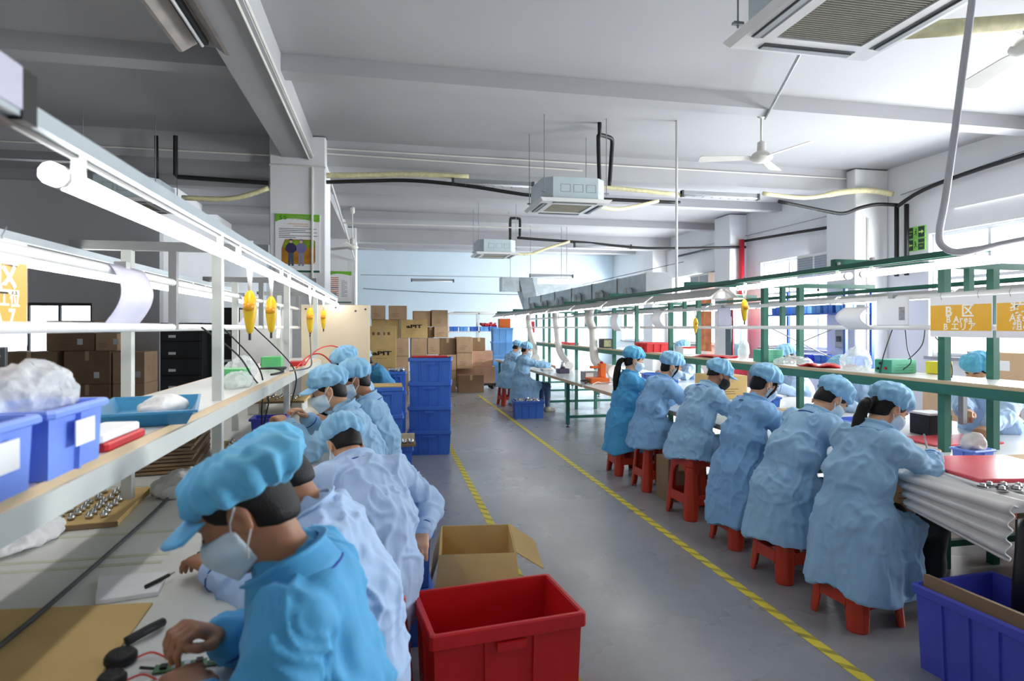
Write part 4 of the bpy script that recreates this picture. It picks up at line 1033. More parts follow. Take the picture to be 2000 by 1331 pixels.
    if hair == 'pony':
        base = hp((-.105, 0, -.02)); pts = [base, base + np.array((-.05, .01, -.02)), base + np.array((-.075, .02, -.12)), base + np.array((-.09, .02, -.23)), base + np.array((-.085, .015, -.33)), base + np.array((-.075, .01, -.39))]
        MB().tube(smooth_path([Vector(p) for p in pts], 6), [.024] * 4 + [.030] * 6 + [.036] * 8 + [.034] * 6 + [.026] * 4 + [.016] * 2 + [.005], 14).build('ponytail', m_hair, t, True, local=True)
        MB().tube([Vector(base + np.array((-.035, .006, -.008)) + np.array((.3, 0, 1)) * .03 * math.sin(a) + np.array((0, 1, 0)) * .03 * math.cos(a)) for a in np.linspace(0, 2 * PI, 12, endpoint=False)], .007, 6, True).build('hair_tie', m_black, t, True, local=True)
    if hair == 'long':
        for e in (-1, 1):
            p = [hp((.05, e * .07, .04)), hp((.055, e * .08, -.01)), hp((.04, e * .082, -.06)), hp((.03, e * .08, -.1))]
            MB().tube(smooth_path([Vector(q) for q in p], 4), [.008] * 5 + [.009] * 4 + [.006] * 3 + [.003], 7).build('hair_strand', m_hair, t, True, local=True)
    for e in (-1, 1):
        MB().tube([Vector(hp((.095, e * .014, .03))), Vector(hp((.0935, e * .032, .036))), Vector(hp((.078, e * .05, .031)))], [.003, .0042, .002], 6).build('eyebrow', m_hair, t, True, local=True)
        MB().tube([Vector(hp((.0925, e * .022, .001))), Vector(hp((.0945, e * .032, .0))), Vector(hp((.0885, e * .044, .002)))], [.002, .0036, .002], 6).build('eye', m_black, t, True, local=True)
    # ---- cap
    Rc = R @ np.array(Matrix.Rotation(-.2, 3, 'Y')); cc = hp((-.012, 0, .067))
    f = Field(cc - .2 * s, cc + .2 * s, max(.0055, res * .8))
    f.ell(cc + Rc @ np.array((-.012 - cap_back, 0, .014)) * s, np.array((.117 + cap_back * .6, .104, .079 * cap_z)) * s * cap_puff, Rc, .0)
    f.ell(cc + Rc @ np.array((0, 0, -.012)) * s, np.array((.112, .092, .05)) * s, Rc, .02)
    f.cut(cc + Rc @ np.array((0, 0, -.045)) * s, -Rc[:, 2])
    V, F = f.mesh(); N = normals(V, F); q = (V - cc) @ Rc
    th = np.arctan2(q[:, 1], q[:, 0]); rad = np.hypot(q[:, 0], q[:, 1]); zr = np.clip((q[:, 2] / s + .045) / .13, 0, 1)
    g = np.sin(th * 13 + 3.0 * vnoise(q * 14 + seed, seed)) * np.clip(1 - zr * .75, 0, 1) * np.clip(rad / .07, 0, 1)
    n1 = vnoise(q * np.array((16, 16, 24)) + seed * 3, seed + 2); n2 = vnoise(q * 38 + seed, seed + 4)
    V = V + N * (.0085 * cap_puff ** 4 * g * np.clip(zr * 4, .2, 1) + .010 * (1 - 2 * np.abs(n1)) + .004 * n2)[:, None] * s
    cp = build('cap', V, F, capm, t, True, local=True)
    if visor:
        vs = []; n = 12
        def vz(u, r): 
            a = (u - .5) * 2.1; x0 = .108 * math.cos(a); y0 = .094 * math.sin(a)
            k = r * math.cos(a * .72) ** .8
            return cc + Rc @ (np.array((x0 + .07 * k, y0 * (1 + .12 * k), -.034 - .03 * k - .012 * abs(math.sin(a)))) * s)
        MB().sheet(lambda u, v: tuple(vz(u, v)), 14, 5, .005).build('visor', capm, cp, True, local=True)
    # ---- mask
    if mask is not None:
        f = Field(Hc - .16 * s, Hc + .16 * s, max(.0055, res * .8))
        head_prims(f, hp, R, s, False, False, False, .0065)
        f.cone(hp((.088, 0, -.005)), hp((.1, 0, -.045)), .014 * s, .022 * s, .04); f.cone(hp((.1, 0, -.045)), hp((.075, 0, -.1)), .02 * s, .018 * s, .04)
        for e in (-1, 1): f.ell(hp((.072, e * .044, -.035)), np.array((.02, .018, .018)) * s + .0075, R, .03)
        f.cut(hp((.02, 0, 0)), -ex); f.cut(hp((.095, 0, -.008)), ez + ex * -.0 + 0 * ey); f.cut(hp((.05, 0, -.106)), -ez - ex * .3)
        X, Y, Z = f.grid(); yy = (X - Hc[0]) * ey[0] + (Y - Hc[1]) * ey[1] + (Z - Hc[2]) * ey[2]; xx = (X - Hc[0]) * ex[0] + (Y - Hc[1]) * ex[1] + (Z - Hc[2]) * ex[2]; zz = (X - Hc[0]) * ez[0] + (Y - Hc[1]) * ez[1] + (Z - Hc[2]) * ez[2]
        f.D = np.maximum(f.D, (np.abs(zz + .055 * s) - .052 * s) * .8 - np.clip(xx - .045 * s, -.03, .03) * .4)
        V, F = f.mesh()
        if len(V): 
            mk = build('mask', V, F, mask, t, True, local=True)
            for e in (-1, 1):
                for z0, z1 in ((-.018, .028), (-.08, -.03)):
                    p = [hp((.03, e * .068, z0)), hp((.012, e * .082, (z0 + z1) / 2)), hp((-.015, e * .088, z1))]
                    MB().tube([Vector(q) for q in p], .0022, 5).build('ear_loop', m_strap if mask is not m_maskb else m_maskb, mk, local=True)
    return t

# ------------------------------------------------------------------ plastic stools
STOOL = {}
def stool_mesh():
    def frus(X, Y, Z, off):
        r = .195 - (.195 - .15) * (Z / .45) - off
        return np.maximum(np.abs(X), np.abs(Y)) - r
    lo, hi = (-.22, -.22, -.006), (.22, .22, .462)
    base = Field(lo, hi, .0065); X, Y, Z = base.grid()
    d = np.maximum(frus(X, Y, Z, 0), np.maximum(Z - .45, -Z))
    q = np.hypot(np.maximum(np.abs(X) - .1, 0), np.maximum(np.abs(Y) - .1, 0)); d = np.maximum(d, q - (.195 - .045 * (Z / .45) - .1) * 1.12)
    inner = np.maximum(np.maximum(frus(X, Y, Z, .017), q - (.195 - .045 * (Z / .45) - .1) * 1.12 + .02), Z - .425); d = np.maximum(d, -inner)
    for A, B in ((X, Y), (Y, X)):
        hwid = .088
        arch = np.maximum(np.abs(A) - hwid, np.maximum(.185 - Z, Z - .3)) ; top = np.hypot(A, Z - .30) - hwid
        op = np.minimum(arch, np.maximum(top, .299 - Z)); d = np.maximum(d, -np.maximum(op, .1 - np.abs(B)))
        bot = np.maximum(np.abs(A) - .112 + Z * .2, Z - .115); d = np.maximum(d, -np.maximum(bot, .1 - np.abs(B)))
    m = {}
    leg = lambda sx, sy: np.maximum(np.maximum(.094 - X * sx, .094 - Y * sy), Z - .385)
    legs = np.minimum(np.minimum(leg(1, 1), leg(-1, 1)), np.minimum(leg(1, -1), leg(-1, -1)))
    def mk(extra):
        f = Field(lo, hi, .0065); f.D = np.maximum(d, extra).astype(np.float32); return f.mesh()
    m['seat'] = mk(np.maximum(.3 - Z + 0 * X + 0 * Y, -legs))
    m['leg'] = mk(leg(1, 1))
    m['crossbar'] = mk(np.maximum(np.maximum(.1 - X, Z - .3), -legs + 0 * Y))
    return m
def stool(x, y, rz, label, h=.45):
    if not STOOL:
        ms = stool_mesh()
        for k, (V, F) in ms.items():
            me = bpy.data.meshes.new('stool_' + k); me.from_pydata(V.tolist(), [], F.tolist()); me.polygons.foreach_set('use_smooth', [True] * len(me.polygons)); me.materials.append(m_stool); STOOL[k] = me
    t = thing('plastic_stool', label, 'stool', (x, y, 0), rz, 'red plastic stools'); k_ = .9 if h < .485 else 1.0; t.scale = (k_, k_, h / .45)
    def ch(n, key, a):
        o = bpy.data.objects.new(n, STOOL[key]); o.rotation_euler = (0, 0, a); COL.objects.link(o); o.parent = t; WM[o.name] = wm(t)
    ch('seat', 'seat', 0)
    for k in range(4): ch('leg', 'leg', k * PI / 2); ch('crossbar', 'crossbar', k * PI / 2)
    return t
# ------------------------------------------------------------------ people of the right row, facing the bench (+x)
person('person with black ponytail writing at the near end of the right row', 2.46, 2.86, .12, .44, (.14, .38), .75, .62, -.25, 0, [(2.98, 3.08, .83), (2.95, 2.86, .84)], 0, .17, False, 'pony', m_mask, .0055, .92, seed=2, hcurl=(.8, 1.1), elbow_out=(.4, .5))
stool(2.47, 2.86, .1, 'red plastic stool nearest the camera, under the person with ponytail')
person('person in pale blue coat bending far over the bench, second in right row', 2.46, 3.45, .05, .45, (.3, .62), .85, .8, -.15, 0, [(3.05, 3.62, .84), (3.02, 3.4, .84)], 0, .26, False, 'short', m_mask, .007, .96, seed=3, elbow_out=(.5, .6), skin=m_skin)
stool(2.48, 3.45, .06, 'red plastic stool under the second person of the right row')
person('person with blue cap and mask looking down, third in right row', 2.50, 4.02, .05, .45, (.12, .34), .6, .55, -.1, 0, [(2.98, 4.18, .85), (2.98, 3.98, .85)], 1, .16, False, 'long', m_mask, .007, .93, seed=4, elbow_out=(.35, .4))
stool(2.51, 4.02, .04, 'red plastic stool under the third person of the right row')
person('person wearing a black mask and visored cap, fourth in right row', 2.50, 4.72, .1, .5, (.14, .45), .8, .45, -.25, 0, [(3.0, 4.9, .85), (2.98, 4.66, .84)], 0, .47, True, 'cropped', m_maskb, .007, .91, seed=5, elbow_out=(.4, .45), skin=m_skin2)
stool(2.52, 4.70, .1, 'tall red plastic stool with a square board on it', .49)
setp(MB().cbox(2.35, 2.69, 4.53, 4.87, .49, .503, .006).build('seat_board', mat('pale_board', (206, 196, 172), .6)), 'pale square board lying on the tall red stool', 'board')
person('person with mask turned slightly towards the aisle, fifth in right row', 2.50, 5.55, .0, .48, (.1, .4), .6, .35, -.3, 0, [(3.0, 5.7, .88), (3.0, 5.45, .88)], 1, .43, False, 'long', m_mask, .0085, .94, seed=6, elbow_out=(.4, .5))
stool(2.53, 5.55, .02, 'red plastic stool under the fifth person of the right row', .48)
person('person in long turquoise blue coat, sixth and last of the near right row', 2.50, 6.2, .0, .47, (.02, .15), .35, .25, -.2, 0, [(2.95, 6.4, .9), (2.95, 6.1, .92)], 3, .24, False, 'pony', m_mask, .0085, .94, seed=7, elbow_out=(.3, .4), capm=m_cap2)
stool(2.51, 6.2, .0, 'red plastic stool under the sixth person of the right row')
person('person in jeans soldering at the far bench behind the blue crate', 2.42, 10.95, .15, .44, (.0, .15), .35, .35, -.2, 0, [(2.95, 11.07, .86), (2.92, 10.85, .86)], 0, .14, False, 'short', m_mask, .010, .9, seed=8, trousers=m_denim, elbow_out=(.3, .4), knees=.45)
stool(2.45, 10.95, .1, 'red plastic stool hidden under the person in jeans')
person('person bending over beside the far red stool at the end of the row', 2.36, 12.0, .3, .46, (.15, .4), .6, .6, -.1, 0, [(2.85, 12.3, .88), (2.85, 12.0, .88)], 0, .38, False, 'short', m_mask, .010, .93, seed=9, elbow_out=(.3, .4))
stool(2.36, 12.05, .2, 'farthest red plastic stool, legs visible beside the far worker', .46)
# ---- people on the other side of the right bench, facing the camera side (-x)
person('person across the bench holding a grey device, cut off at right', 4.60, 3.92, PI + .25, .46, (.1, .3), .5, .35, 0, 0, [(4.10, 3.54, .85), (4.08, 3.68, .94)], 2, .3, False, 'short', m_mask, .0065, 1.0, seed=10, capm=m_cap2, hcurl=(1.0, 1.1), elbow_out=(.4, .3), legs=False)
person('person across the bench in white gloves between second and third worker', 4.72, 5.25, PI, .45, (.3, .6), .8, .7, 0, 0, [(4.25, 5.05, .82), (4.2, 5.35, .82)], 2, .3, False, 'short', m_mask, .008, 1.0, seed=11, skin=m_skin, elbow_out=(.4, .4), legs=False)
person('person across the bench behind the mint green case', 4.95, 6.6, PI - .3, .45, (.1, .3), .5, .5, 0, 0, [(4.45, 6.4, .85), (4.45, 6.7, .85)], 2, .3, False, 'short', m_mask, .010, 1.0, seed=12, legs=False)
person('person across the far bench, only cap showing left of the red crate', 4.75, 8.9, PI, .45, (.1, .3), .5, .5, 0, 0, [(4.25, 8.7, .85), (4.25, 9.0, .85)], 2, .3, False, 'short', m_mask, .010, 1.0, seed=13, legs=False)
for x, y, l in ((4.60, 3.92, 'red plastic stool under the person holding the grey device'), (4.72, 5.25, 'red plastic stool under the person in white gloves'), (4.95, 6.6, 'red plastic stool across the bench behind the mint case'), (4.75, 8.9, 'red plastic stool across the far bench')):
    stool(x, y, 0, l)
# ---- left row, facing the left bench (-x)
person('person in the foreground wearing a blue visored cap and turquoise coat', -.13, 1.42, PI - .05, .43, (.0, .22), .68, .60, .05, 0, [(-.37, 1.33, .80), (-.37, 1.52, .84)], 3, .3, True, 'short', m_mask, .0048, .98, seed=14, skin=m_skin2, capm=m_cap2, hcurl=(.9, 1.0), elbow_out=(.55, .35), cap_puff=1.02, legs=False, cap_back=.022, cap_z=.68)
person('person with arm stretched over the left bench, second from the camera', -.07, 1.97, PI, .405, (.14, .40), .78, .7, 0, 0, [(-.52, 2.04, .80), (-.35, 2.3, .82)], 2, .3, False, 'short', m_mask, .006, .97, seed=15, skin=m_skin2, capm=m_cap2, elbow_out=(.3, .4), legs=False)
person('person bowed low with back turned, third from the camera at left bench', -.03, 2.66, PI - 1.15, .42, (.3, .8), 1.05, .9, 0, 0, [(-.35, 2.95, .82), (.16, 2.80, .62)], 2, .3, False, 'short', m_mask, .0065, .95, seed=16, skin=m_skin, elbow_out=(.4, .45), legs=False)
person('person in profile with white mask working with both hands, left bench', -.12, 3.92, PI + .05, .46, (.12, .36), .65, .35, .0, 0, [(-.58, 3.88, .96), (-.50, 4.1, .97)], 0, .3, True, 'short', m_mask, .006, .97, seed=17, skin=m_skin, elbow_out=(.4, .4), legs=False)
person('person in sky blue coat directly behind the worker in profile', -.02, 4.42, PI, .46, (.12, .3), .55, .35, .1, 0, [(-.40, 4.4, .88), (-.40, 4.6, .88)], 0, .3, False, 'short', m_mask, .0075, .97, seed=18, skin=m_skin2, elbow_out=(.4, .4), legs=False)
person('person at left bench before the plywood panel, only cap showing', -.16, 5.55, PI, .48, (.1, .3), .5, .5, 0, 0, [(-.5, 5.5, .88), (-.5, 5.7, .88)], 0, .3, False, 'short', m_mask, .009, 1.0, seed=19, legs=False)
person('person half hidden behind the right edge of the plywood panel', -.0, 8.15, PI + .2, .46, (.1, .5), .9, .6, 0, 0, [(-.5, 8.2, .85), (-.5, 8.0, .85)], 3, .3, False, 'short', m_mask, .010, .95, seed=20, legs=False)
for x, y, l in ((-.13, 1.42, 'red plastic stool under the foreground worker'), (-.07, 1.97, 'red plastic stool under the second worker of the left row'), (-.06, 2.66, 'red plastic stool under the bowed worker'), (-.12, 3.92, 'red plastic stool under the worker in profile'), (-.02, 4.42, 'red plastic stool under the worker behind the profile worker'), (-.16, 5.55, 'red plastic stool before the plywood panel'), (-.0, 8.15, 'red plastic stool behind the plywood panel')):
    stool(x, y, 0, l)
# ------------------------------------------------------------------ crates, cartons and small goods
def crate(cx, cy, z0, wx, wy, h, m, label, rz=0, cat='crate', rim=.045, ribs=(3, 2), name='plastic_crate', group=None, handle=True):
    t = thing(name, label, cat, (cx, cy, z0), rz, group)
    a, b, d = wx / 2 - .016, wy / 2 - .016, .011
    pts = []
    def side(p0, p1, nrm, n):
        L = math.dist(p0, p1); ux, uy = (p1[0] - p0[0]) / L, (p1[1] - p0[1]) / L
        pts.append(p0)
        for k in range(1, n + 1):
            s = L * k / (n + 1)
            for q, o in ((s - .008, 0), (s - .006, 1), (s + .006, 1), (s + .008, 0)): pts.append((p0[0] + ux * q + nrm[0] * d * o, p0[1] + uy * q + nrm[1] * d * o))
    side((-a, -b), (a, -b), (0, -1), ribs[0]); side((a, -b), (a, b), (1, 0), ribs[1]); side((a, b), (-a, b), (0, 1), ribs[0]); side((-a, b), (-a, -b), (-1, 0), ribs[1])
    n = len(pts); ai, bi = a - .008, b - .008; tp = .95
    inn = [(max(-ai, min(ai, x)), max(-bi, min(bi, y))) for x, y in pts]
    vs = [(x * tp, y * tp, 0) for x, y in pts] + [(x, y, h - .004) for x, y in pts] + [(x, y, h - .004) for x, y in inn] + [(x * tp, y * tp, .012) for x, y in inn]
    fs = [list(range(n - 1, -1, -1)), list(range(3 * n, 4 * n))]
    for k in range(3):
        for i in range(n): fs.append((k * n + i, k * n + (i + 1) % n, k * n + n + (i + 1) % n, k * n + n + i))
    build('body', vs, fs, m, t, local=True)
    A, B = wx / 2, wy / 2; rr = []
    for (ea, eb, z) in ((A - .006, B - .006, h - rim), (A, B, h - rim + .004), (A, B, h - .006), (A - .004, B - .004, h), (A - .018, B - .018, h), (A - .019, B - .019, h - rim)):
        c = .012; rr.append([(-ea + c, -eb, z), (ea - c, -eb, z), (ea, -eb + c, z), (ea, eb - c, z), (ea - c, eb, z), (-ea + c, eb, z), (-ea, eb - c, z), (-ea, -eb + c, z)])
    vs = [p for r in rr for p in r]; k6 = len(rr)
    fs = [(k * 8 + i, k * 8 + (i + 1) % 8, ((k + 1) % k6) * 8 + (i + 1) % 8, ((k + 1) % k6) * 8 + i) for k in range(k6) for i in range(8)]
    build('rim', vs, fs, m, t, local=True)
    if handle and h > .2:
        for s in (-1, 1):
            MB().box(-.06, .06, s * (B + .003) - .006, s * (B + .003) + .006, h - rim - .035, h - rim - .005).build('handle', m, t, local=True)
    return t

def carton(x0, x1, y0, y1, z0, z1, label, m=None, logo=None, tape='front', group=None, rz=0, cat='box', marks=True, face=-1):
    m = m or m_card; cx, cy = (x0 + x1) / 2, (y0 + y1) / 2; w, d, h = (x1 - x0) / 2, (y1 - y0) / 2, z1 - z0
    t = thing('carton', label, cat, (cx, cy, z0), rz, group)
    MB().cbox(-w, w, -d, d, 0, h, .006).build('box_body', m, t, local=True)
    MB().box(-.003, .003, -d * .99, d * .99, h, h + .001).build('flap_seam', m_print, t, local=True)
    MB().box(-.03, .03, -d - .0015, -d, h * .72, h).build('tape', m_tapeclear, t, local=True)
    MB().box(-.03, .03, -d, d, h, h + .0015).build('tape', m_tapeclear, t, local=True)
    if marks:
        R = random.Random(int(x0 * 1000 + z0 * 77))
        for k in range(3):
            a = -w * .75 + R.random() * w * .4; z = h * (.22 + .1 * k)
            MB().box(a, a + w * (.5 + R.random() * .5), -d - .001, -d, z, z + .006).build('printed_line', mat('faint_print', (128, 96, 66), .8, var=0), t, local=True)
    if logo:
        zz = h * (.62 if h < .6 else .34); v, f = text_mesh(logo, .135, .045)
        build('logo', [(x * 1.5, -d - .0015 - z, y * .8 + zz) for x, y, z in v], f, m_print, t, local=True)
        if h > .6:
            for k in range(4): MB().box(-w * .7 + k * .1, -w * .7 + k * .1 + .055, -d - .001, -d, h * .78, h * .78 + .06).build('handling_mark', mat('faint_print', (0, 0, 0)), t, local=True)
    return t

def lumps(name, x0, x1, y0, y1, z, n, r, m, label, cat, seed=1, flat=.6):
    R = random.Random(seed); mb = MB()
    for k in range(n):
        c = Vector((R.uniform(x0, x1), R.uniform(y0, y1), z + R.random() * r)); q = r * R.uniform(.6, 1.2)
        M = Euler((R.random() * 3, R.random() * 3, R.random() * 3)).to_matrix().to_4x4()
        mb.lathe([(q * .3, -q * flat), (q, -q * flat * .4), (q, q * flat * .4), (q * .3, q * flat)], 7, c, M)
    o = mb.build(name, m); setp(o, label, cat, kind='stuff'); return o

def bag(cx, cy, z, rx, ry, rz_, label, seed=1, m=None, name='plastic_bag'):
    f = Field((-rx * 1.4, -ry * 1.4, -.01), (rx * 1.4, ry * 1.4, rz_ * 1.5), max(.008, rx / 22)); f.ell((0, 0, rz_ * .4), (rx, ry, rz_ * .62), None, 0); f.ell((rx * .25, 0, rz_ * .7), (rx * .5, ry * .6, rz_ * .45), None, .05); f.cut((0, 0, .002), (0, 0, -1))
    V, F = f.mesh(); N = normals(V, F); n1 = vnoise(V * 22 + seed, seed); n2 = vnoise(V * 48 + seed, seed + 3)
    V = V + N * (.016 * (1 - 2 * np.abs(n1)) + .006 * (1 - 2 * np.abs(n2)))[:, None] * min(1, rx / .12); V[:, 2] = np.maximum(V[:, 2], .001)
    o = build(name, V + np.array((cx, cy, z)), F, m or m_poly, None, True); return setp(o, label, 'bag')

# ---- aisle goods
crate(.45, 2.54, 0, .64, .42, .40, m_red, 'large empty red plastic crate in the foreground of the aisle', .12, 'crate', .06, (2, 1))
t = thing('open_carton', 'open brown cardboard box with flaps behind the red crate', 'box', (.5, 3.46, 0), -.12)
w, d, h, th = .205, .24, .35, .006
for nm, a in (('side_wall', (-w, w, -d, -d + th)), ('side_wall', (-w, w, d - th, d)), ('side_wall', (-w, -w + th, -d + th, d - th)), ('side_wall', (w - th, w, -d + th, d - th))):
    MB().box(a[0], a[1], a[2], a[3], .006, h).build(nm, m_card2, t, local=True)
MB().box(-w, w, -d, d, 0, .006).build('bottom', m_card2, t, local=True)
for pts in ([(-w, -d, h), (w, -d, h), (w + .01, -d - .12, h - .13), (-w - .01, -d - .12, h - .13)], [(w, -d, h), (w, d, h), (w + .15, d - .02, h - .1), (w + .15, -d + .02, h - .1)], [(-w, d, h), (w, d, h), (w, d + .09, h - .14), (-w, d + .09, h - .14)], [(-w, -d, h), (-w, d, h), (-w - .05, d, h - .17), (-w - .05, -d, h - .17)]):
    n = (Vector(pts[1]) - Vector(pts[0])).cross(Vector(pts[3]) - Vector(pts[0])).normalized() * .005
    MB().add(pts + [tuple(Vector(p) - n) for p in pts], [(0, 1, 2, 3), (7, 6, 5, 4), (0, 4, 5, 1), (1, 5, 6, 2), (2, 6, 7, 3), (3, 7, 4, 0)]).build('flap', m_card2, t, local=True)
for k in range(2): crate(.03, 3.23, k * .285, .38, .5, .285, m_blue, 'blue crate beside the bowed worker, %s of its stack of two' % ('bottom', 'top')[k], .02, ribs=(2, 2))
for k in range(2): crate(.05, 4.98, k * .32, .3, .4, .32, m_blue, 'narrow blue crate under the tray of small parts, %s of two' % ('lower', 'upper')[k], .03, ribs=(2, 2))
t = thing('parts_tray', 'cardboard tray with rows of small metal parts on blue crates', 'tray', (.06, 4.92, .64))
MB().box(-.1, .22, 4.74, 5.1, .641, .66).build('tray_base', m_card3, t); MB().box(-.1, .22, 4.98, 5.0, .66, .7).build('divider', mat('pale_card', (222, 206, 176), .8), t)
for k in range(6):
    for j in range(2): MB().lathe([(.01, 0), (.02, .004), (.02, .02), (.012, .028)], 10, (-.075 + k * .052, 4.78 + j * .06, .66)).build('metal_part', m_silver, t, True)
for k in range(4): crate(.525 + .005 * k, 7.68, k * .295, .53, .38, .295, m_blue, 'large blue crate in the tall stack of four beside the aisle, %s' % ('bottom one', 'second from below', 'third from below', 'top one')[k], -.1 - .01 * k, ribs=(3, 2))
setp(MB().cbox(.30, .74, 7.54, 7.82, 1.181, 1.2, .008, ).build('red_tray', m_red), 'flat red tray lying on top of the blue crate stack', 'tray')
for k in range(3): crate(.0, 7.0, k * .3, .36, .42, .3, m_blue, 'blue crate beside the tall stack, %s of three' % ('bottom', 'middle', 'top')[k], .02, ribs=(2, 2))
setp(MB().box(-.17, .17, 6.8, 7.2, .901, .911).build('cardboard_sheet', m_card2), 'cardboard sheet lying on the three blue crates', 'cardboard')
for x, l in ((-.12, 'left'), (.16, 'right')):
    for k in range(3): crate(x, 9.4, k * .3, .26, .4, .3, m_blue if x > 0 else m_blue2, 'blue crate behind the plywood panel, %s column, %s' % (l, ('bottom', 'middle', 'top')[k]), 0, ribs=(2, 2))
lumps('loose_parts', .06, .26, 9.28, 9.52, .9, 40, .025, m_silver, 'heap of small metal parts in the crate behind the plywood', 'parts', 3)
crate(2.39, 10.33, 0, .53, .36, .30, m_blue, 'blue crate full of small parts standing on the floor by the far worker', -.05, ribs=(3, 2))
lumps('loose_parts', 2.18, 2.60, 10.2, 10.46, .28, 70, .025, m_silver, 'heap of small metal parts filling the floor crate', 'parts', 4)
crate(2.63, 2.1, 0, .5, .64, .38, m_blue2, 'large violet blue crate at the lower right corner of picture', .08, ribs=(2, 4))
setp(MB().box(-.012, .012, -.28, .28, 0, .13, Matrix.Translation((2.43, 2.1, .29)) @ Matrix.Rotation(.08, 4, 'Z') @ Matrix.Rotation(.12, 4, 'Y')).build('cardboard_strip', m_card3), 'brown cardboard strip standing in the violet blue crate', 'cardboard')
t = carton(2.44, 2.70, 5.05, 5.3, 0, .38, 'brown carton between the fourth and fifth red stools', m_card3)

# ---- far cartons (front faces near y = 14.8)
CT = [('a', -.36, -.02, 1.74, 2.07, 'top carton at the far left above the olive carton'), ('b', .05, .48, 1.74, 2.07, 'top carton standing on the logo carton'), ('c', .63, 1.04, 1.57, 1.95, 'left one of the two tall cartons at the stack centre'), ('d', 1.06, 1.45, 1.57, 1.97, 'right one of the two tall cartons at the stack centre'),
      ('e', -.35, .32, 1.3, 1.74, 'wide olive carton at the back left'), ('f', .33, .97, 1.3, 1.74, 'wide carton with black logo in the upper stack'), ('h', .985, 1.11, 1.3, 1.56, 'narrow shaded carton right of the logo carton'), ('i', 1.12, 1.46, 1.31, 1.57, 'low carton under the right tall carton'),
      ('j', .2, .52, .87, 1.3, 'carton behind the large yellow carton, right side'), ('k', .57, .955, .87, 1.29, 'carton with a strip of tape under the logo carton'), ('l', .965, 1.255, .9, 1.29, 'carton with a green dot'), ('m', 1.265, 1.65, .9, 1.29, 'dark shaded carton beside the green dot carton'),
      ('n', 1.66, 2.05, .94, 1.32, 'upper carton of the right hand column'), ('p', 1.66, 2.05, .55, .935, 'middle carton of the right hand column with a white label'), ('t', 1.265, 1.65, .51, .895, 'carton below the dark shaded carton'),
      ('u', 1.265, 1.65, 0, .505, 'lowest carton beside the blue crates at the aisle'), ('v', .57, 1.255, .44, .865, 'wide carton in the row behind the blue crates'), ('w', .57, 1.255, 0, .435, 'wide bottom carton hidden behind the blue crates'), ('x', -.36, .52, 0, .44, 'bottom carton behind the plywood panel'), ('y', -.36, .52, .445, .865, 'second carton behind the plywood panel'), ('z', -.36, .19, .87, 1.295, 'third carton behind the yellow carton')]
for k, x0, x1, z0, z1, l in CT:
    dy = {'m': .12, 'h': .1, 'e': .06, 'c': .05}.get(k, 0) + .02 * random.random()
    carton(x0, x1 - .006, 14.8 + dy, 15.35 + dy, z0, z1 - .003, 'brown ' + l, m_card2 if k in 'ef' else (m_card3 if k in 'mh' else m_card), 'aPIT' if k == 'f' else None)  # shaded cartons have their shade put into a darker card colour
o = bpy.data.objects['carton.001']
carton(-.37, .19, 12.6, 13.1, .745, 1.58, 'tall yellow carton with large black logo beside the plywood panel', m_card2, 'aPIT')
carton(-.37, .19, 12.6, 13.1, 0, .74, 'plain carton under the tall yellow carton', m_card)
carton(1.66, 2.27, 14.45, 14.75, 0, .42, 'single dull carton standing in front on the floor', m_card3)
DL = thing('dolly', 'low dolly with castors under the long pinkish carton', 'dolly', (2.2, 15.4, 0))
MB().box(1.7, 2.68, 15.15, 15.65, .1, .155).build('platform', m_dgrey, DL)
for x in (1.78, 2.6):
    for y in (15.22, 15.58): MB().tube([(x, y - .02, .05), (x, y + .02, .05)], .048, 12).build('castor', m_black, DL, True)
carton(1.69, 2.66, 15.12, 15.68, .157, .57, 'long pinkish carton resting on the dolly', mat('pink_cardboard', (204, 164, 138), .85, var=.07, bump=.05, bscale=30))
carton(2.08, 2.60, 15.15, 15.65, .573, .965, 'pinkish carton on top of the long dolly carton', mat('pink_cardboard', (0, 0, 0)))
carton(2.10, 2.42, 15.2, 15.6, .968, 1.29, 'small carton with grey tape on the dolly load', m_card3)
for k in range(4):
    crate(3.0, 16.05, .1 + k * .36, .56, .42, .36, m_lblue, 'light blue crate in the tall stack at the far shelf, %s' % ('lowest', 'second', 'third', 'top')[k], 0, ribs=(2, 2))
t = thing('pallet_base', 'dark base under the light blue crates', 'pallet', (3.0, 16.05, 0))
for x in (2.78, 3.0, 3.22): MB().box(x - .04, x + .04, 15.85, 16.25, 0, .08).build('runner', m_dgrey, t)
MB().box(2.72, 3.28, 15.83, 16.27, .08, .099).build('deck', m_dgrey, t)
setp(MB().cbox(2.92, 3.22, 15.95, 16.2, 1.541, 1.78, .01).build('cardboard_box', m_orangecase), 'small orange brown box on top of the light blue crates', 'box')
# far white shelving
SR = thing('shelving_rack', 'white steel shelving rack against the daylight tinted end wall', 'rack', (2.8, 18.7, 0))
for x in (1.82, 2.75, 3.74):
    for y in (18.5, 18.95): MB().box(x - .02, x + .02, y - .02, y + .02, 0, 2.0).build('upright', m_white, SR)
for z in (.35, .9, 1.4, 1.95): MB().box(1.82, 3.74, 18.48, 18.97, z, z + .035).build('shelf', m_white, SR)
for k, (x, mm) in enumerate(((2.0, m_blue), (2.3, m_lblue), (2.62, m_blue), (2.92, m_lblue), (3.2, m_blue))):
    crate(x, 18.66, 1.436, .27, .3, .14, mm, 'small blue bin on the upper shelf of the far rack, %s from the left' % ORD[k], 0, 'bin', .02, (1, 1), 'storage_bin')
for k, (x, mm) in enumerate(((1.98, m_blue), (2.3, m_blue), (2.62, m_blue))):
    crate(x, 18.66, .936, .27, .3, .14, mm, 'small blue bin on the middle shelf of the far rack, %s from the left' % ORD[k], 0, 'bin', .02, (1, 1), 'storage_bin')
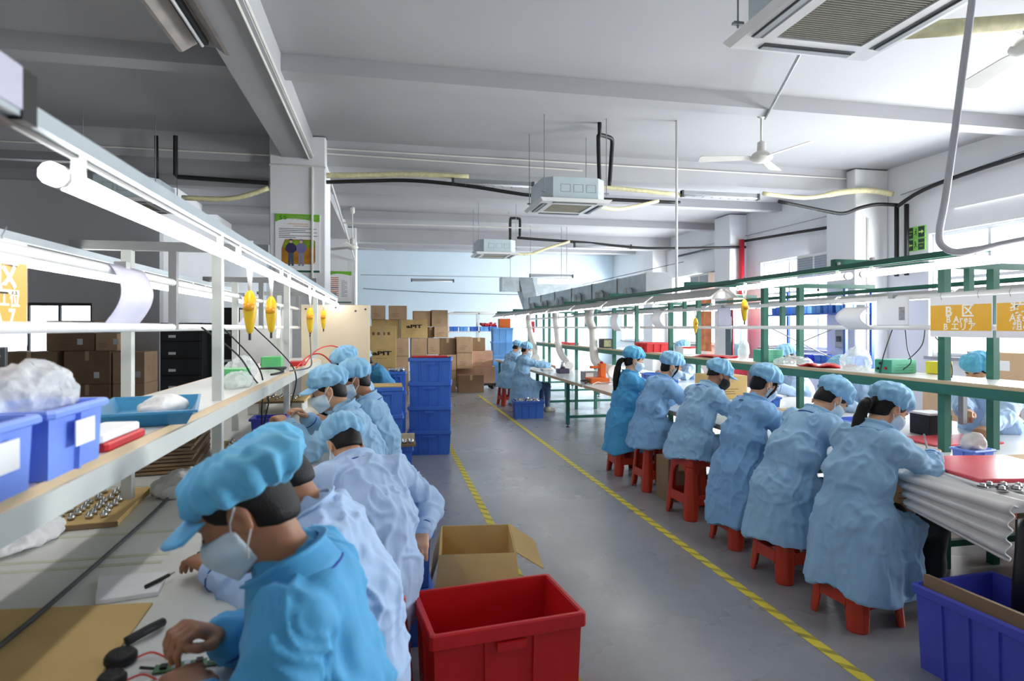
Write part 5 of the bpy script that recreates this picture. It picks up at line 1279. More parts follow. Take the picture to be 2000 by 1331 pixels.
lumps('red_parts', 2.85, 3.3, 18.6, 18.8, 1.6, 26, .06, m_redp, 'heap of red parts above the bins on far rack', 'parts', 8)
for k, z in enumerate((1.99, 2.02)): pipe('long_tube', [(1.5 + k * .5, 18.6 + k * .1, z), (3.4 + k * .3, 18.6 + k * .1, z)], .012, m_offw, 'thin white tube lying on top of the far rack, %s' % ('lower one', 'upper one')[k], 'tube', 6)
# control box on the end wall
setp(MB().cbox(3.545, 3.66, 15.06, 15.12, 1.42, 1.7, .01).build('fire_box', m_redp), 'small red box hanging at the end of the right bench', 'box')

# ---- plywood panel at the end of the left bench
t = thing('plywood_panel', 'pale plywood panel standing at the end of the left bench', 'panel', (-.56, 7.33, 0))
MB().cbox(-.95, -.19, 7.31, 7.33, 0, 1.81, .004).build('board', m_ply, t)
for x, z in ((-.9, 1.76), (-.24, 1.76), (-.57, 1.78), (-.35, 1.74)): MB().lathe([(.012, 0), (.012, .005), (.004, .007)], 8, (x, 7.31, z), Matrix.Rotation(PI / 2, 4, 'X')).build('screw', m_dgrey, t)
setp(MB().box(-1.6, -1.05, 7.31, 7.33, .75, 1.75).build('white_board', m_white), 'white board left of the plywood panel', 'board')

# ---- left bench, shelf goods
for k, (y, l) in enumerate(((1.33, 'nearest to the camera'), (1.65, 'beside the red tray'))):
    b = crate(-.82, y, 1.212, .22, .30, .155, m_binblue, 'light blue bin on the left shelf, ' + l, .02, 'bin', .02, (1, 1), 'storage_bin')
    MB().box(.109, .112, -.05, .05, .06, .12).build('label_holder', m_paper, b, local=True)
bag(-.85, 1.66, 1.33, .09, .16, .11, 'crumpled clear plastic bag in the blue bin on left shelf', 2)
bag(-.85, 1.33, 1.33, .09, .13, .08, 'clear plastic bag in the nearest blue bin', 5)
t = thing('shallow_tray', 'shallow blue plastic tray on the left shelf', 'tray', (-.86, 2.52, 1.212), .25)
w, d, h = .15, .27, .055; rr = []
for e, z in ((.82, 0), (1.0, h), (1.06, h), (1.06, h - .008), (.97, h - .01), (.8, .008)): rr.append([(-w * e, -d * e, z), (w * e, -d * e, z), (w * e, d * e, z), (-w * e, d * e, z)])
vs = [p for r in rr for p in r]; fs = [(k * 4 + i, k * 4 + (i + 1) % 4, k * 4 + 4 + (i + 1) % 4, k * 4 + 4 + i) for k in range(5) for i in range(4)] + [(3, 2, 1, 0), (20, 21, 22, 23)]
build('tray_body', vs, fs, m_trayblue, t, local=True)
bag(-.84, 2.58, 1.222, .07, .13, .05, 'flat white plastic bag lying in the blue tray', 7, m_foam)
setp(MB().cbox(-.84, -.74, 1.85, 2.12, 1.211, 1.235, .008).build('red_tray', m_red), 'small red tray beside the blue bins on left shelf', 'tray')
setp(MB().cbox(-.85, -.75, 1.84, 2.1, 1.236, 1.26, .006).build('white_pouch', m_paper), 'white pouch lying on the small red tray', 'pouch')
def case(x0, x1, y0, y1, z0, z1, m, label, knobs=True):
    t = thing('power_supply', label, 'device', ((x0 + x1) / 2, (y0 + y1) / 2, z0))
    MB().cbox(x0, x1, y0, y1, z0, z1, .006).build('case', m, t)
    MB().box(x0 - .002, x0, y0 + .004, y1 - .004, z0 + .004, z1 - .004).build('front_panel', mat('dark_mint_panel', (60, 160, 134), .4), t)
    for k in range(3): MB().box(x0 + .03, x1 - .03, y0 - .001, y0, z0 + .02 + .02 * k, z0 + .024 + .02 * k).build('vent_slot', mat('mint_slot', (90, 170, 140), .5), t)
    if knobs:
        for k, (a, b) in enumerate(((.3, .35), (.6, .7), (.75, .3))): MB().tube([(x0, y0 + (y1 - y0) * a, z0 + (z1 - z0) * b), (x0 - .014, y0 + (y1 - y0) * a, z0 + (z1 - z0) * b)], .01, 8).build('knob', m_black if k else m_redp, t)
    return t
case(-.98, -.82, 3.86, 4.02, 1.211, 1.305, m_mint2, 'green device case on the left shelf behind the white pouch')
bag(-.84, 3.72, 1.211, .08, .13, .065, 'bubble pouch lying before the green case on left shelf', 9)
case(-1.0, -.84, 5.3, 5.46, 1.211, 1.31, m_mint2, 'second green device case farther along the left shelf')
bag(-.94, 4.3, 1.211, .09, .1, .12, 'crumpled white plastic bag behind the green case', 11)
setp(MB().cbox(-.86, -.72, 5.6, 5.85, 1.211, 1.25, .006).build('red_box', m_red), 'small red box at the far end of left shelf', 'box')
pipe('cable_bundle', smooth_path([(-.8, 4.6, 1.215), (-.75, 4.8, 1.225), (-.85, 4.95, 1.24), (-.9, 4.75, 1.25), (-.78, 4.62, 1.26), (-.74, 4.85, 1.25), (-.8, 5.0, 1.22)], 8), .008, m_black, 'tangle of black cable on the left shelf', 'cable')
# ---- left bench, table goods
Z = .752
setp(build('cardboard_sheet', [(x, y, z) for z in (Z, Z + .006) for x, y in ((-1.10, 1.98), (-.66, 1.94), (-.62, 1.2), (-1.15, 1.2))], [(0, 1, 2, 3), (7, 6, 5, 4), (0, 4, 5, 1), (1, 5, 6, 2), (2, 6, 7, 3), (3, 7, 4, 0)], m_card2), 'flat brown cardboard sheet on the table in the lower left corner', 'cardboard')
setp(build('paper_pad', [(x, y, z) for z in (Z, Z + .012) for x, y in ((-.89, 2.16), (-.69, 2.16), (-.665, 2.0), (-.82, 1.97))], [(0, 1, 2, 3), (7, 6, 5, 4), (0, 4, 5, 1), (1, 5, 6, 2), (2, 6, 7, 3), (3, 7, 4, 0)], m_paper), 'white paper pad on the left table beside the outstretched hand', 'paper')
t = thing('pen', 'black pen lying on the white paper pad', 'pen', (-.685, 2.07, Z + .017))
MB().tube([(-.71, 2.03, Z + .018), (-.668, 2.1, Z + .022)], .006, 8).build('barrel', m_black, t, True); MB().tube([(-.668, 2.1, Z + .022), (-.655, 2.12, Z + .024)], [.005, .001], 8).build('tip', m_grey, t)
pipe('table_cable', smooth_path([(-.93, 1.2, Z + .016), (-.93, 1.73, Z + .016), (-.93, 1.93, Z + .016), (-.95, 2.35, Z + .008), (-.97, 2.81, Z + .008), (-1.0, 3.2, Z + .008)], 6), .007, m_dgrey, 'dark cable lying along the left table over the cardboard', 'cable')
def pcb(x, y, rz, label, l=.14, w=.035):
    t = thing('circuit_board', label, 'circuit board', (x, y, Z + .002), rz)
    MB().box(-l / 2, l / 2, -w / 2, w / 2, 0, .003).build('board', m_pcb, t, local=True)
    for k in range(5): MB().box(-l * .4 + k * l * .18, -l * .4 + k * l * .18 + .014, -w * .3, w * .2, .003, .010 + .003 * (k % 2)).build('component', (m_black, m_paper, m_silver)[k % 3], t, local=True)
    MB().tube([(-l / 2, 0, .004), (-l / 2 - .03, .01, .006)], .004, 6).build('plug', m_black, t, local=True)
pcb(-.43, 1.66, .1, 'long green circuit board on the left table, farther one'); pcb(-.46, 1.57, .1, 'long green circuit board on the left table, middle one'); pcb(-.5, 1.49, .15, 'green circuit board with white connector in the lower left', .12, .05)
def spk(x, y, label, r=.035):
    t = thing('speaker_unit', label, 'speaker', (x, y, Z))
    MB().lathe([(r * .6, 0), (r, .004), (r, .018), (r * .8, .026), (r * .5, .02), (r * .2, .024)], 16, (x, y, Z)).build('cone', m_black, t, True)
    MB().tube(smooth_path([(x + r, y, Z + .008), (x + r + .03, y + .01, Z + .012), (x + r + .07, y - .01, Z + .004)], 5), .0025, 5).build('red_wire', mat('red_hose', (0, 0, 0)), t)
spk(-.62, 1.62, 'black round speaker unit with red wires in the lower left', .035)
t = spk(-.60, 1.52, 'second black speaker unit in the lower left corner', .03)
spk(-.62, 2.28, 'small black speaker unit beside the outstretched arm', .02); spk(-.64, 2.43, 'tiny black speaker unit behind the outstretched arm', .016); spk(-.55, 2.34, 'small black part near the masked foreground worker', .015)
pipe('black_coil', smooth_path([(-.64, 1.70, Z + .01), (-.6, 1.74, Z + .02), (-.585, 1.79, Z + .012)], 5), .012, m_black, 'short black plug cable beside the speaker units', 'cable')
# boards with lamp parts
def partboard(x, y, z, w, d, rz, label, n=(5, 5), seed=1):
    t = thing('parts_board', label, 'parts', (x, y, z), rz)
    MB().box(-w / 2, w / 2, -d / 2, d / 2, 0, .022).build('cardboard_base', m_card2, t, local=True)
    MB().box(-w / 2 + .004, w / 2 + .003, -d / 2 - .003, -d / 2, .002, .02).build('corrugated_edge', m_card3, t, local=True)
    R = random.Random(seed)
    for i in range(n[0]):
        for j in range(n[1]):
            u, v = -w * .4 + w * .8 * (i + .5) / n[0], -d * .42 + d * .84 * (j + .5) / n[1]
            MB().lathe([(.004, .022), (.014, .026), (.016, .036), (.008, .044), (.005, .05)], 8, (u + R.uniform(-.01, .01), v + R.uniform(-.01, .01), 0)).build('metal_part', m_silver, t, True, local=True)
partboard(-1.32, 2.98, Z, .46, .56, .12, 'cardboard with rows of bright metal lamp parts under the left shelf', (7, 8))
for k in range(8):
    o = MB().box(-.15, .15, -.35, .35, 0, .014, Matrix.Translation((-1.24 + .006 * (k % 3), 3.98 + .01 * (k % 2), Z + .004 + k * .02)) @ Matrix.Rotation(.12 + .02 * (k % 3), 4, 'Z')).build('corrugated_tray', m_card3)
    setp(o, 'dark corrugated cardboard sheet in the pile under left shelf, %s from below' % ORD[k], 'cardboard', 'pile of corrugated sheets')
partboard(-1.22, 3.97, Z + .175, .28, .6, .12, 'top parts board on the pile of corrugated sheets', (3, 7), 4)
partboard(-.92, 4.3, Z, .3, .45, .1, 'small parts board beside the pile, near the white post', (3, 5), 6)
bag(-.98, 3.28, Z, .12, .18, .07, 'heap of white cloth strips on the left table', 13, m_foam, 'cloth_heap')
bag(-1.33, 2.6, Z, .1, .2, .05, 'crumpled white printed paper at the left picture edge', 15, m_paper, 'crumpled_paper')
crate(-.87, 4.95, Z, .27, .24, .12, m_blue2, 'violet blue bin on the left table behind the cables', .05, 'bin', .02, (1, 1), 'storage_bin')
crate(-.52, 4.55, Z, .12, .2, .05, m_blue2, 'flat blue bin by the hands of the worker in profile', 0, 'bin', .015, (1, 1), 'storage_bin', None, False)
t = thing('test_device', 'black round device on the table below the working hands', 'device', (-.66, 4.3, Z))
MB().lathe([(.07, 0), (.08, .01), (.08, .04), (.06, .055), (.03, .06)], 18, (-.66, 4.3, Z)).build('housing', m_black, t, True); MB().lathe([(.045, .055), (.045, .064), (.02, .07)], 14, (-.66, 4.3, Z)).build('ring', m_silver, t, True)
t = thing('test_device', 'black boxy device with wires at the far end of left table', 'device', (-.5, 5.9, Z))
MB().cbox(-.6, -.42, 5.8, 6.0, Z, Z + .16, .01).build('housing', m_black, t); MB().cbox(-.58, -.44, 5.78, 5.8, Z + .03, Z + .13, .004).build('panel', m_dgrey, t)
partboard(-1.0, 6.2, Z + .1, .5, .5, 0, 'parts board on white blocks at the far end of left table', (5, 4), 9)
for x in (-1.2, -.82): setp(MB().cbox(x - .05, x + .05, 6.0, 6.4, Z, Z + .099, .006).build('support_block', m_white), 'white block under the raised parts board, %s' % ('left' if x < -1 else 'right'), 'block')

# ---- left background: cartons against the grey partition, black racks
LC = [(-6.02, -5.22, 11.2, .62, 1.16, 'large dark carton at the left under the bright window', m_card3), (-5.12, -4.45, 11.2, .62, 1.16, 'large olive carton with white and green stickers', m_card3), (-4.43, -3.95, 11.25, .62, 1.14, 'tall pinkish carton at the end of the left stack', m_card),
      (-6.02, -5.22, 11.2, 0, .615, 'bottom dark carton at the left edge', m_card3), (-5.12, -4.45, 11.2, 0, .615, 'bottom olive carton with a white label', m_card3), (-4.43, -3.95, 11.25, 0, .615, 'bottom pinkish carton of the left stack', m_card),
      (-5.42, -4.72, 11.3, 1.165, 1.66, 'upper dark carton on the olive carton', m_card3), (-4.70, -4.38, 11.3, 1.165, 1.45, 'small pinkish carton on top of the left stack', m_card), (-6.9, -6.08, 11.2, .62, 1.1, 'dark carton cut off by the left picture edge', m_card3), (-6.9, -6.08, 11.2, 0, .615, 'bottom carton cut off by the left picture edge', m_card3)]
for x0, x1, y, z0, z1, l, m in LC:
    c = carton(x0, x1, y, y + .6, z0, z1, l, m)
    MB().box(.1, .18, -.302, -.3, .1, .2).build('sticker', m_paper, c, local=True)
def rack_black(x0, x1, y0, y1, z1, label, rows):
    t = thing('black_rack', label, 'cabinet', ((x0 + x1) / 2, y0, 0))
    MB().cbox(x0, x1, y0, y1, 0, z1, .008).build('body', mat('black_cabinet', (30, 31, 33), .6, var=.12), t)
    n = rows
    for k in range(n):
        z = .08 + k * (z1 - .1) / n
        d = MB().cbox(x0 + .02, x1 - .02, y0 - .02, y0, z, z + (z1 - .1) / n - .015, .004).build('drawer', mat('black_drawer', (40, 41, 43), .55, var=.12), t)
        MB().box(x0 + .12, x0 + .22, y0 - .023, y0 - .02, z + .05, z + .09).build('drawer_label', m_paper, d)
rack_black(-3.3, -2.72, 10.0, 10.7, 1.62, 'wide black drawer cabinet with white labels at left', 6)
rack_black(-2.60, -2.25, 10.3, 10.9, 1.86, 'tall narrow black cabinet beside the drawer cabinet', 4)
rack_black(-2.05, -1.62, 10.5, 11.0, 1.8, 'black cabinet partly behind the white post', 4)
t = thing('electrical_box', 'grey electrical switch box on a post at the left edge', 'switch box', (-5.4, 9.9, 0))
MB().box(-5.30, -5.27, 9.9, 9.93, 0, 1.0).build('post', m_grey, t); MB().cbox(-5.44, -5.22, 9.84, 9.9, 1.0, 1.28, .01).build('box', m_grey, t); MB().lathe([(.05, 0), (.05, .02), (.02, .03)], 14, (-5.33, 9.84, 1.15), Matrix.Rotation(PI / 2, 4, 'X')).build('dial', m_offw, t)

# ---- right bench, shelf goods (z = 1.211)
S = 1.212
case(3.63, 3.85, 3.86, 4.02, S, S + .1, m_mint, 'mint green power supply with knobs beside the yellow card box')
setp(MB().cbox(3.90, 4.0, 3.70, 3.84, S, S + .09, .006).build('card_box', m_yellowb), 'small yellow box right of the mint green power supply', 'box')
bag(3.66, 4.25, S, .09, .12, .15, 'white plastic bag left of the mint green power supply', 17)
setp(MB().sheet(lambda u, v: (3.54 + .3 * u, 4.45 + .35 * v, S + .012 + .012 * math.sin(9 * u + 3 * v) + .01 * math.cos(11 * v)), 10, 8, .008).build('red_pouch', m_red, None, True), 'crumpled red pouch on the right shelf beside the plastic bag', 'pouch')
bag(3.72, 5.1, S, .12, .2, .04, 'flat clear plastic wrap beside the second worker cap', 27)
case(3.60, 3.80, 5.35, 5.55, S, S + .12, m_mint, 'mint green case on the right shelf above the third worker', False)
bag(3.68, 5.85, S, .05, .05, .18, 'tall white plastic bag hanging by the green post', 19)
setp(MB().sheet(lambda u, v: (3.52 + .3 * u, 6.1 + .55 * v, S + .012 + .014 * math.sin(8 * u + 4 * v)), 10, 8, .01).build('red_pouch', m_red, None, True), 'flat red pouch on the right shelf above the fourth worker', 'pouch')
t = carton(3.58, 3.75, 7.0, 7.2, S, S + .1, 'small white and red carton on the right shelf', m_paper, None, marks=False); MB().box(-.087, .087, -.102, -.1, .08, .1).build('red_stripe', m_red, t, local=True)
crate(3.62, 8.0, S, .36, .38, .13, m_red, 'red crate on the right shelf above the sixth worker', .06, ribs=(2, 2), cat='crate', rim=.025)
t = thing('soldering_station', 'dark grey boxy device on the far right shelf', 'device', (3.6, 9.7, S)); MB().cbox(3.5, 3.7, 9.6, 9.85, S, S + .15, .008).build('case', m_dgrey, t); MB().cbox(3.5, 3.62, 9.585, 9.6, S + .02, S + .13, .004).build('panel', mat('olive_panel', (150, 150, 110), .5, var=.3, scale=40), t)
for k, y in enumerate((11.6, 12.3)): setp(MB().cbox(3.52, 3.72, y, y + .4, S, S + .035, .006).build('red_tray', m_red), 'flat red tray on the far right shelf, %s' % ('nearer', 'farther')[k], 'tray')
# ---- right bench, table goods (z = .751)
T = .752
def foam(u, v):
    c = .016 * math.sin(u * 2 * PI * 8); y = 2.17 + .58 * v + .05 * math.sin(5 * u) * v
    if u < .5: return (3.02 - .36 * u / .5, y, T + .022 + c * .6 * min(1, u * 4))
    k = (u - .5) * 2; return (2.66 - .03 * math.sin(k * 1.6) - c, y, T + .022 - .24 * k * (1 - .35 * v))
setp(MB().sheet(foam, 96, 14, .008).build('foam_sheet', m_foam, None, True), 'corrugated white foam sheet draped over the near table edge at right', 'foam sheet')
t = thing('flat_tray', 'pink red flat tray lying on the foam at the right table', 'tray', (3.15, 2.68, T + .036), -.15)
MB().cbox(-.3, .3, -.27, .27, .008, .028, .008).build('tray_body', m_pink, t, local=True); MB().box(-.33, .33, -.30, .3, 0, .008).build('paper_underlay', m_paper, t, local=True)
for k, (x, y) in enumerate(((2.76, 2.40), (2.82, 2.42), (2.88, 2.40), (2.80, 2.34), (2.87, 2.33), (2.93, 2.37))):
    t = thing('metal_knob', 'small shiny metal knob on the foam sheet near right edge, %s' % ORD[k], 'part', (x, y, T + .036))
    MB().lathe([(.012, 0), (.022, .004), (.022, .01), (.012, .014), (.012, .024), (.006, .028)], 12, (x, y, T + .036)).build('flange', m_silver, t, True); MB().lathe([(.0125, .008), (.024, .011), (.0125, .0135)], 12, (x, y, T + .036)).build('ring', m_black, t, True)
crate(3.47, 3.08, T, .2, .16, .07, m_binblue, 'small blue bin with white foam behind the writing hand', .1, 'bin', .015, (1, 1), 'storage_bin', None, False)
bag(3.47, 3.08, T + .05, .06, .06, .09, 'milky foam piece sticking out of the small blue bin', 21, m_foam, 'foam_piece')
t = thing('power_box', 'black box with a white top standing behind the green post', 'device', (4.0, 3.9, T)); MB().cbox(3.9, 4.1, 3.8, 3.98, T, T + .15, .006).build('case', m_black, t); MB().box(3.9, 4.1, 3.8, 3.98, T + .15, T + .165).build('white_top', m_paper, t)
crate(3.6, 4.2, T, .3, .22, .08, m_binblue, 'light blue bin on the right table before the ponytail person', .1, 'bin', .015, (1, 1), 'storage_bin', None, False)
crate(3.7, 5.6, T, .36, .26, .1, m_blue, 'dark blue bin on the right table beside the third worker', .0, 'bin', .02, (3, 1), 'storage_bin', None, False)
crate(3.55, 7.6, T, .4, .4, .19, m_blue, 'tall blue bin on the right table between fourth and fifth worker', .0, 'bin', .02, (3, 2), 'storage_bin', None, False)
for k, (x0, x1, y, z0, z1, l) in enumerate(((3.55, 3.95, 6.2, T, T + .26, 'carton under the shelf beside the third worker'), (3.4, 3.95, 4.85, T, T + .02, 'flat cardboard under the second worker hands'))):
    carton(x0, x1, y, y + .45, z0, z1, l, m_card2, marks=k == 0)
for k, (x, y, r) in enumerate(((2.95, 3.3, .1), (2.98, 3.85, .0), (2.95, 4.5, .2), (3.0, 5.15, -.1), (2.95, 5.9, .1), (3.05, 6.6, 0))):
    setp(MB().box(-.16, .16, -.11, .11, 0, .006, Matrix.Translation((x + .12, y, T)) @ Matrix.Rotation(r, 4, 'Z')).build('work_sheet', m_paper), 'white work sheet on the right table, %s from the camera' % ORD[k], 'paper')
t = thing('pen', 'thin grey pen in the hand of the ponytail person', 'pen', (3.03, 3.0, .83)); MB().tube([(3.02, 2.95, .82), (3.06, 3.02, .93)], .005, 8).build('barrel', m_grey, t, True); MB().tube([(3.02, 2.95, .82), (3.012, 2.937, .802)], [.005, .001], 8).build('tip', m_black, t)
t = thing('hand_device', 'grey hand held device gripped by the person across the bench', 'device', (3.97, 3.60, .86)); MB().cbox(3.945, 3.995, 3.58, 3.62, .87, 1.08, .008).build('shell', m_grey, t); MB().tube([(3.97, 3.60, 1.08), (3.975, 3.605, 1.14)], .006, 8).build('tip', m_silver, t)
t = thing('foot_pedal_red', 'x', 'x') if False else None
setp(MB().cbox(3.6, 4.15, 3.45, 3.78, T, T + .012, .004).build('red_mat', m_pink), 'pink red mat under the hands across the bench', 'mat')
for k in range(3): setp(MB().box(3.62, 4.15, 2.45, 3.02, T + k * .012, T + k * .012 + .008).build('cardboard_sheet', m_card), 'brown cardboard sheet behind the pink tray, %s of three' % ('bottom', 'middle', 'top')[k], 'cardboard')
# far bench devices
t = thing('test_jig', 'orange test jig with upright arm on the far bench', 'device', (3.0, 8.5, T))
MB().cbox(2.86, 3.14, 8.35, 8.65, T, T + .07, .008).build('base', m_orangecase, t); MB().cbox(3.05, 3.14, 8.5, 8.64, T + .07, T + .27, .008).build('upright', m_orangecase, t); MB().box(2.92, 3.06, 8.52, 8.6, T + .2, T + .235).build('arm', m_orangecase, t); MB().lathe([(.02, 0), (.028, .01), (.02, .03)], 12, (3.09, 8.57, T + .27)).build('red_cap', m_redp, t, True)
t = thing('meter', 'grey bench meter beside the orange test jig', 'device', (3.02, 8.95, T)); MB().cbox(2.92, 3.14, 8.85, 9.05, T, T + .13, .01).build('case', m_grey, t); MB().box(2.94, 3.06, 8.845, 8.85, T + .03, T + .11).build('display', m_offw, t)
t = thing('solder_stand', 'dark soldering stand before the far worker', 'device', (3.02, 10.35, T)); MB().cbox(2.92, 3.12, 10.25, 10.45, T, T + .08, .012).build('base', mat('dark_violet_plastic', (52, 46, 70), .4), t); MB().lathe([(.05, 0), (.03, .1), (.012, .14)], 10, (3.02, 10.35, T + .08)).build('cone_rest', m_silver, t, True)
pipe('cable_bundle', smooth_path([(2.75, 8.3, T + .006), (2.82, 8.45, T + .012), (2.78, 8.6, T + .02), (2.86, 8.5, T + .03), (2.8, 8.35, T + .02)], 8), .009, m_black, 'tangle of black cable beside the orange test jig', 'cable')
pipe('cable_bundle', smooth_path([(2.78, 8.1, T + .006), (2.9, 8.2, T + .03), (3.0, 8.3, T + .012), (3.1, 8.2, T + .03), (3.2, 8.3, T + .006), (3.0, 8.05, T + .01)], 8), .006, m_offw, 'tangle of white wire before the orange test jig', 'cable')
for k, (x, y) in enumerate(((2.95, 11.2), (3.0, 12.4), (3.05, 13.5))): setp(MB().cbox(x - .1, x + .1, y - .12, y + .12, T, T + .03, .006).build('work_tray', m_offw), 'pale work tray on the far bench, %s from the camera' % ORD[k], 'tray')
# under and behind the right bench
for k, (y, z0) in enumerate(((2.75, 0), (4.3, 0))):
    carton(4.0, 4.5, y, y + .5, 0, .45, 'carton under the near right bench, %s' % ('nearer', 'farther')[k], m_card)
BC = [(5.5, 4.75, 5.45, 0, .45), (5.5, 4.75, 5.45, .455, .95), (5.5, 4.05, 4.7, 0, .45), (5.5, 4.05, 4.7, .455, .95), (5.5, 4.3, 4.95, .955, 1.32), (5.5, 3.3, 4.0, 0, .5), (5.5, 3.3, 4.0, .505, 1.0)]
for k, (x, y0, y1, z0, z1) in enumerate(BC):
    c = carton(x, x + .6, y0, y1, z0, z1, 'brown carton stacked behind the right bench, %s of the pile' % ORD[k], m_card, marks=False)
    MB().box(-.302, -.3, -.1, .05, (z1 - z0) * .55, (z1 - z0) * .8).build('label', m_paper, c, local=True)
setp(MB().sheet(lambda u, v: (2.74 + 1.3 * u, 2.235 + .012 * math.sin(u * 40) + .01 * math.sin(v * 5 + u * 9), .12 + .575 * v), 60, 8, .004).build('black_cloth', m_black, None, True), 'black cloth hanging from the near end of the right table', 'cloth')

# ---- window side: blue racks, fire cabinet, window grilles, exit signs
def brack(x0, x1, y0, y1, zs, label):
    t = thing('steel_rack', label, 'rack', ((x0 + x1) / 2, (y0 + y1) / 2, 0))
    for x in (x0, x1):
        for y in (y0, y1): MB().box(x - .025, x + .025, y - .025, y + .025, 0, 2.25).build('upright', m_rackblue, t)
    for z in zs: MB().box(x0, x1, y0, y1, z - .03, z).build('shelf', m_rackblue, t)
    for y in (y0, y1): MB().bar((x0, y, .2), (x1, y, 1.2), .015, .02).build('brace', m_rackblue, t)
    for a, b in ((.95, 1.6), (1.6, .95)): MB().bar((x0 - .03, y0, a), (x0 - .03, y1, b), .01, .02).build('brace', m_grey, t)
    return t
brack(7.35, 7.85, 8.75, 10.9, (.3, .95, 1.80), 'blue steel rack with bins in front of the window')
for k, (y, mm) in enumerate(((8.95, m_lblue), (9.25, m_blue), (9.55, m_lblue), (10.1, m_lblue), (10.42, m_lblue), (10.7, m_blue))):
    crate(7.58, y, 1.801, .36, .26, .2, mm, 'blue bin on the upper shelf of the window rack, %s from the near end' % ORD[k], 0, 'bin', .02, (1, 1), 'storage_bin')
for k, (y, mm) in enumerate(((8.95, m_blue), (9.4, m_blue), (9.85, m_blue2), (10.5, m_blue))):
    crate(7.58, y, .951, .4, .36, .12, mm, 'blue tray on the lower shelf of the window rack, %s from the near end' % ORD[k], 0, 'bin', .02, (1, 1), 'storage_bin')
t = thing('fire_cabinet', 'dark red cabinet with glass door beside the red pipe', 'cabinet', (7.9, 12.8, 0))
MB().cbox(7.72, 8.1, 12.7, 13.0, .3, 1.95, .01).build('body', mat('dark_red_paint', (132, 26, 40), .4), t); MB().box(7.70, 7.72, 12.73, 12.97, .8, 1.8).build('glass_door', mat('dark_glass', (60, 78, 84), .1, var=.1), t); MB().box(7.76, 8.06, 12.695, 12.7, .9, 1.75).build('side_glass', mat('dark_glass', (0, 0, 0)), t); MB().box(7.74, 7.9, 12.69, 12.695, 1.45, 1.7).build('notice', m_paper, t)
MB().box(7.74, 8.08, 12.72, 12.98, 0, .3).build('plinth', m_dgrey, t)
carton(7.75, 8.05, 12.72, 13.0, 1.952, 2.3, 'brown carton on top of the dark red cabinet', m_card)
def grille(y0, y1, z0, z1, label):
    t = thing('window_unit', label, 'air cooler', (8.3, (y0 + y1) / 2, z0))
    MB().cbox(8.1, 8.5, y0, y1, z0, z1, .02).build('housing', m_offw, t)
    for k in range(2):
        a = y0 + .06 + k * (y1 - y0 - .06) / 2; b = a + (y1 - y0 - .18) / 2
        g = MB().box(8.095, 8.1, a, b, z0 + .06, z1 - .06).build('grille_face', mat('grille_grey', (168, 176, 180), .5, var=.2, scale=30), t)
        for q in range(8): zz = z0 + .08 + q * (z1 - z0 - .16) / 7; MB().box(8.085, 8.095, a, b, zz - .008, zz + .008).build('slat', m_grey, g)
    return t
grille(9.96, 11.0, 2.5, 2.99, 'grey grilled air cooler set into the second visible window')
grille(14.42, 15.45, 2.5, 2.97, 'small grilled air cooler set into the farthest visible window')
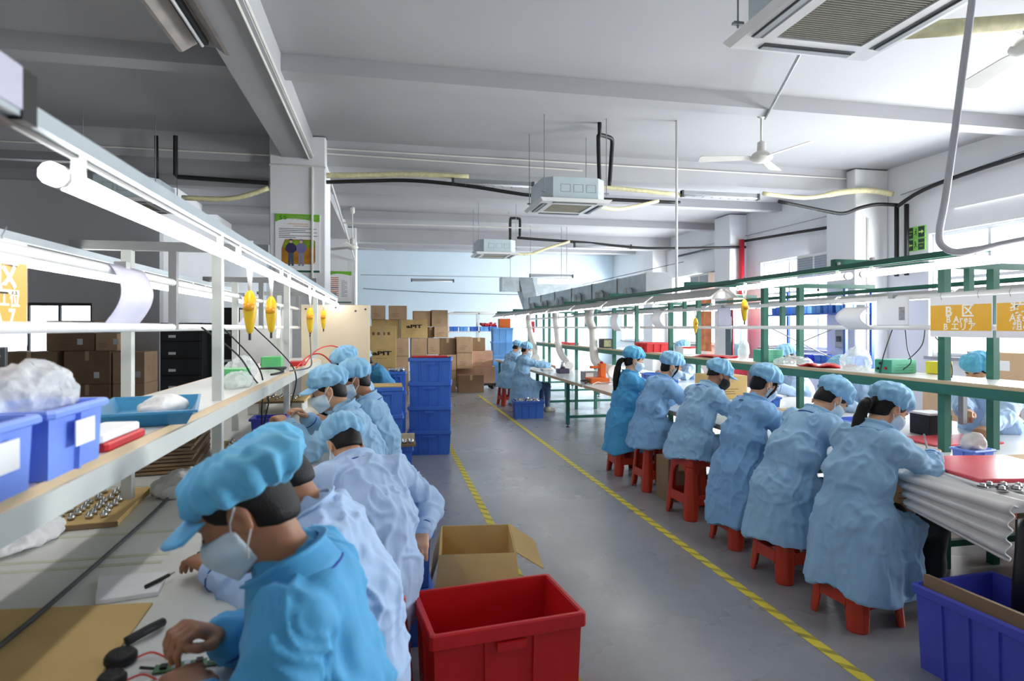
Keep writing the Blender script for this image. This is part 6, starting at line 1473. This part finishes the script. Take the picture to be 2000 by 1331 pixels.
def exitsign(z0, z1, flip, label):
    t = thing('exit_sign', label, 'sign', (8.38, 8.42, z0)); y0, y1 = 8.25, 8.60
    MB().box(8.38, 8.40, y0, y1, z0, z1).build('plate', mat('luminous_green', (142, 214, 96), .5, var=.05), t)
    dk = mat('dark_green_print', (14, 54, 34), .5, var=0); lg = mat('pale_green_print', (206, 240, 120), .5, var=0)
    secs = [(y1 - .01, y1 - .125), (y1 - .135, y1 - .215), (y1 - .225, y0 + .01)]   # from viewer's left to right
    for k, (a, b) in enumerate(secs):
        if k == 1: continue
        MB().box(8.377, 8.38, b, a, z0 + .01, z1 - .01).build('panel', dk, t)
    def arrow(c, s):
        zc = (z0 + z1) / 2; P = [(c + s * .05, 0), (c + s * .005, .034), (c + s * .005, .012), (c - s * .048, .012), (c - s * .048, -.012), (c + s * .005, -.012), (c + s * .005, -.034)]
        build('arrow', [(8.3755, y, zc + z) for y, z in P], [list(range(7))], lg, t)
    ca, cb = sum(secs[0]) / 2, sum(secs[2]) / 2
    if flip: arrow(ca, 1); tx = cb
    else: arrow(cb, -1); tx = ca
    lettering('lettering', '安全出口', .026, (8.3755, tx, (z0 + z1) / 2 + .02), (0, -1, 0), (0, 0, 1), lg, t)
    lettering('lettering', 'EXIT', .03, (8.3755, tx, (z0 + z1) / 2 - .03), (0, -1, 0), (0, 0, 1), lg, t)
    # running figure
    zc = (z0 + z1) / 2; yc = sum(secs[1]) / 2; s = -1 if not flip else 1
    for a, b, r in (((.005, .03), (0, -.01), .012), ((0, -.01), (.02, -.03), .008), ((.02, -.03), (.012, -.055), .007), ((0, -.01), (-.015, -.03), .008), ((-.015, -.03), (-.032, -.035), .007), ((.005, .025), (.026, .012), .006), ((.005, .025), (-.018, .012), .006)):
        MB().bar((8.378, yc + s * a[0], zc + a[1]), (8.378, yc + s * b[0], zc + b[1]), .004, r).build('runner_figure', dk, t)
    MB().lathe([(.001, 0), (.011, 0), (.011, .003)], 10, (8.38, yc + s * .01, zc + .048), Matrix.Rotation(-PI / 2, 4, 'Y')).build('runner_head', dk, t)
exitsign(2.99, 3.18, False, 'green exit sign with arrow to the right, upper of two'); exitsign(2.79, 2.98, True, 'green exit sign with arrow to the left, lower of two')
t = thing('switch_box', 'grey electrical switch box on the wall column', 'switch box', (7.74, 9.3, 1.2)); MB().cbox(7.68, 7.75, 9.2, 9.4, 1.2, 1.5, .01).build('box', m_grey, t); MB().cbox(7.66, 7.68, 9.25, 9.35, 1.3, 1.4, .005).build('lever_plate', m_dgrey, t)
t = thing('orange_curtain', 'orange and white plastic curtain hanging at the window behind the bench', 'curtain', (7.9, 14.2, .9)); MB().sheet(lambda u, v: (7.9 + .04 * math.sin(u * 14), 13.95 + .75 * u, .95 + 1.35 * v), 24, 8, .004).build('drape', mat('orange_drape', (238, 140, 90), .5, var=.3, scale=6), t, True); MB().tube([(7.9, 13.9, 2.3), (7.9, 14.8, 2.3)], .012, 8).build('rod', m_grey, t)
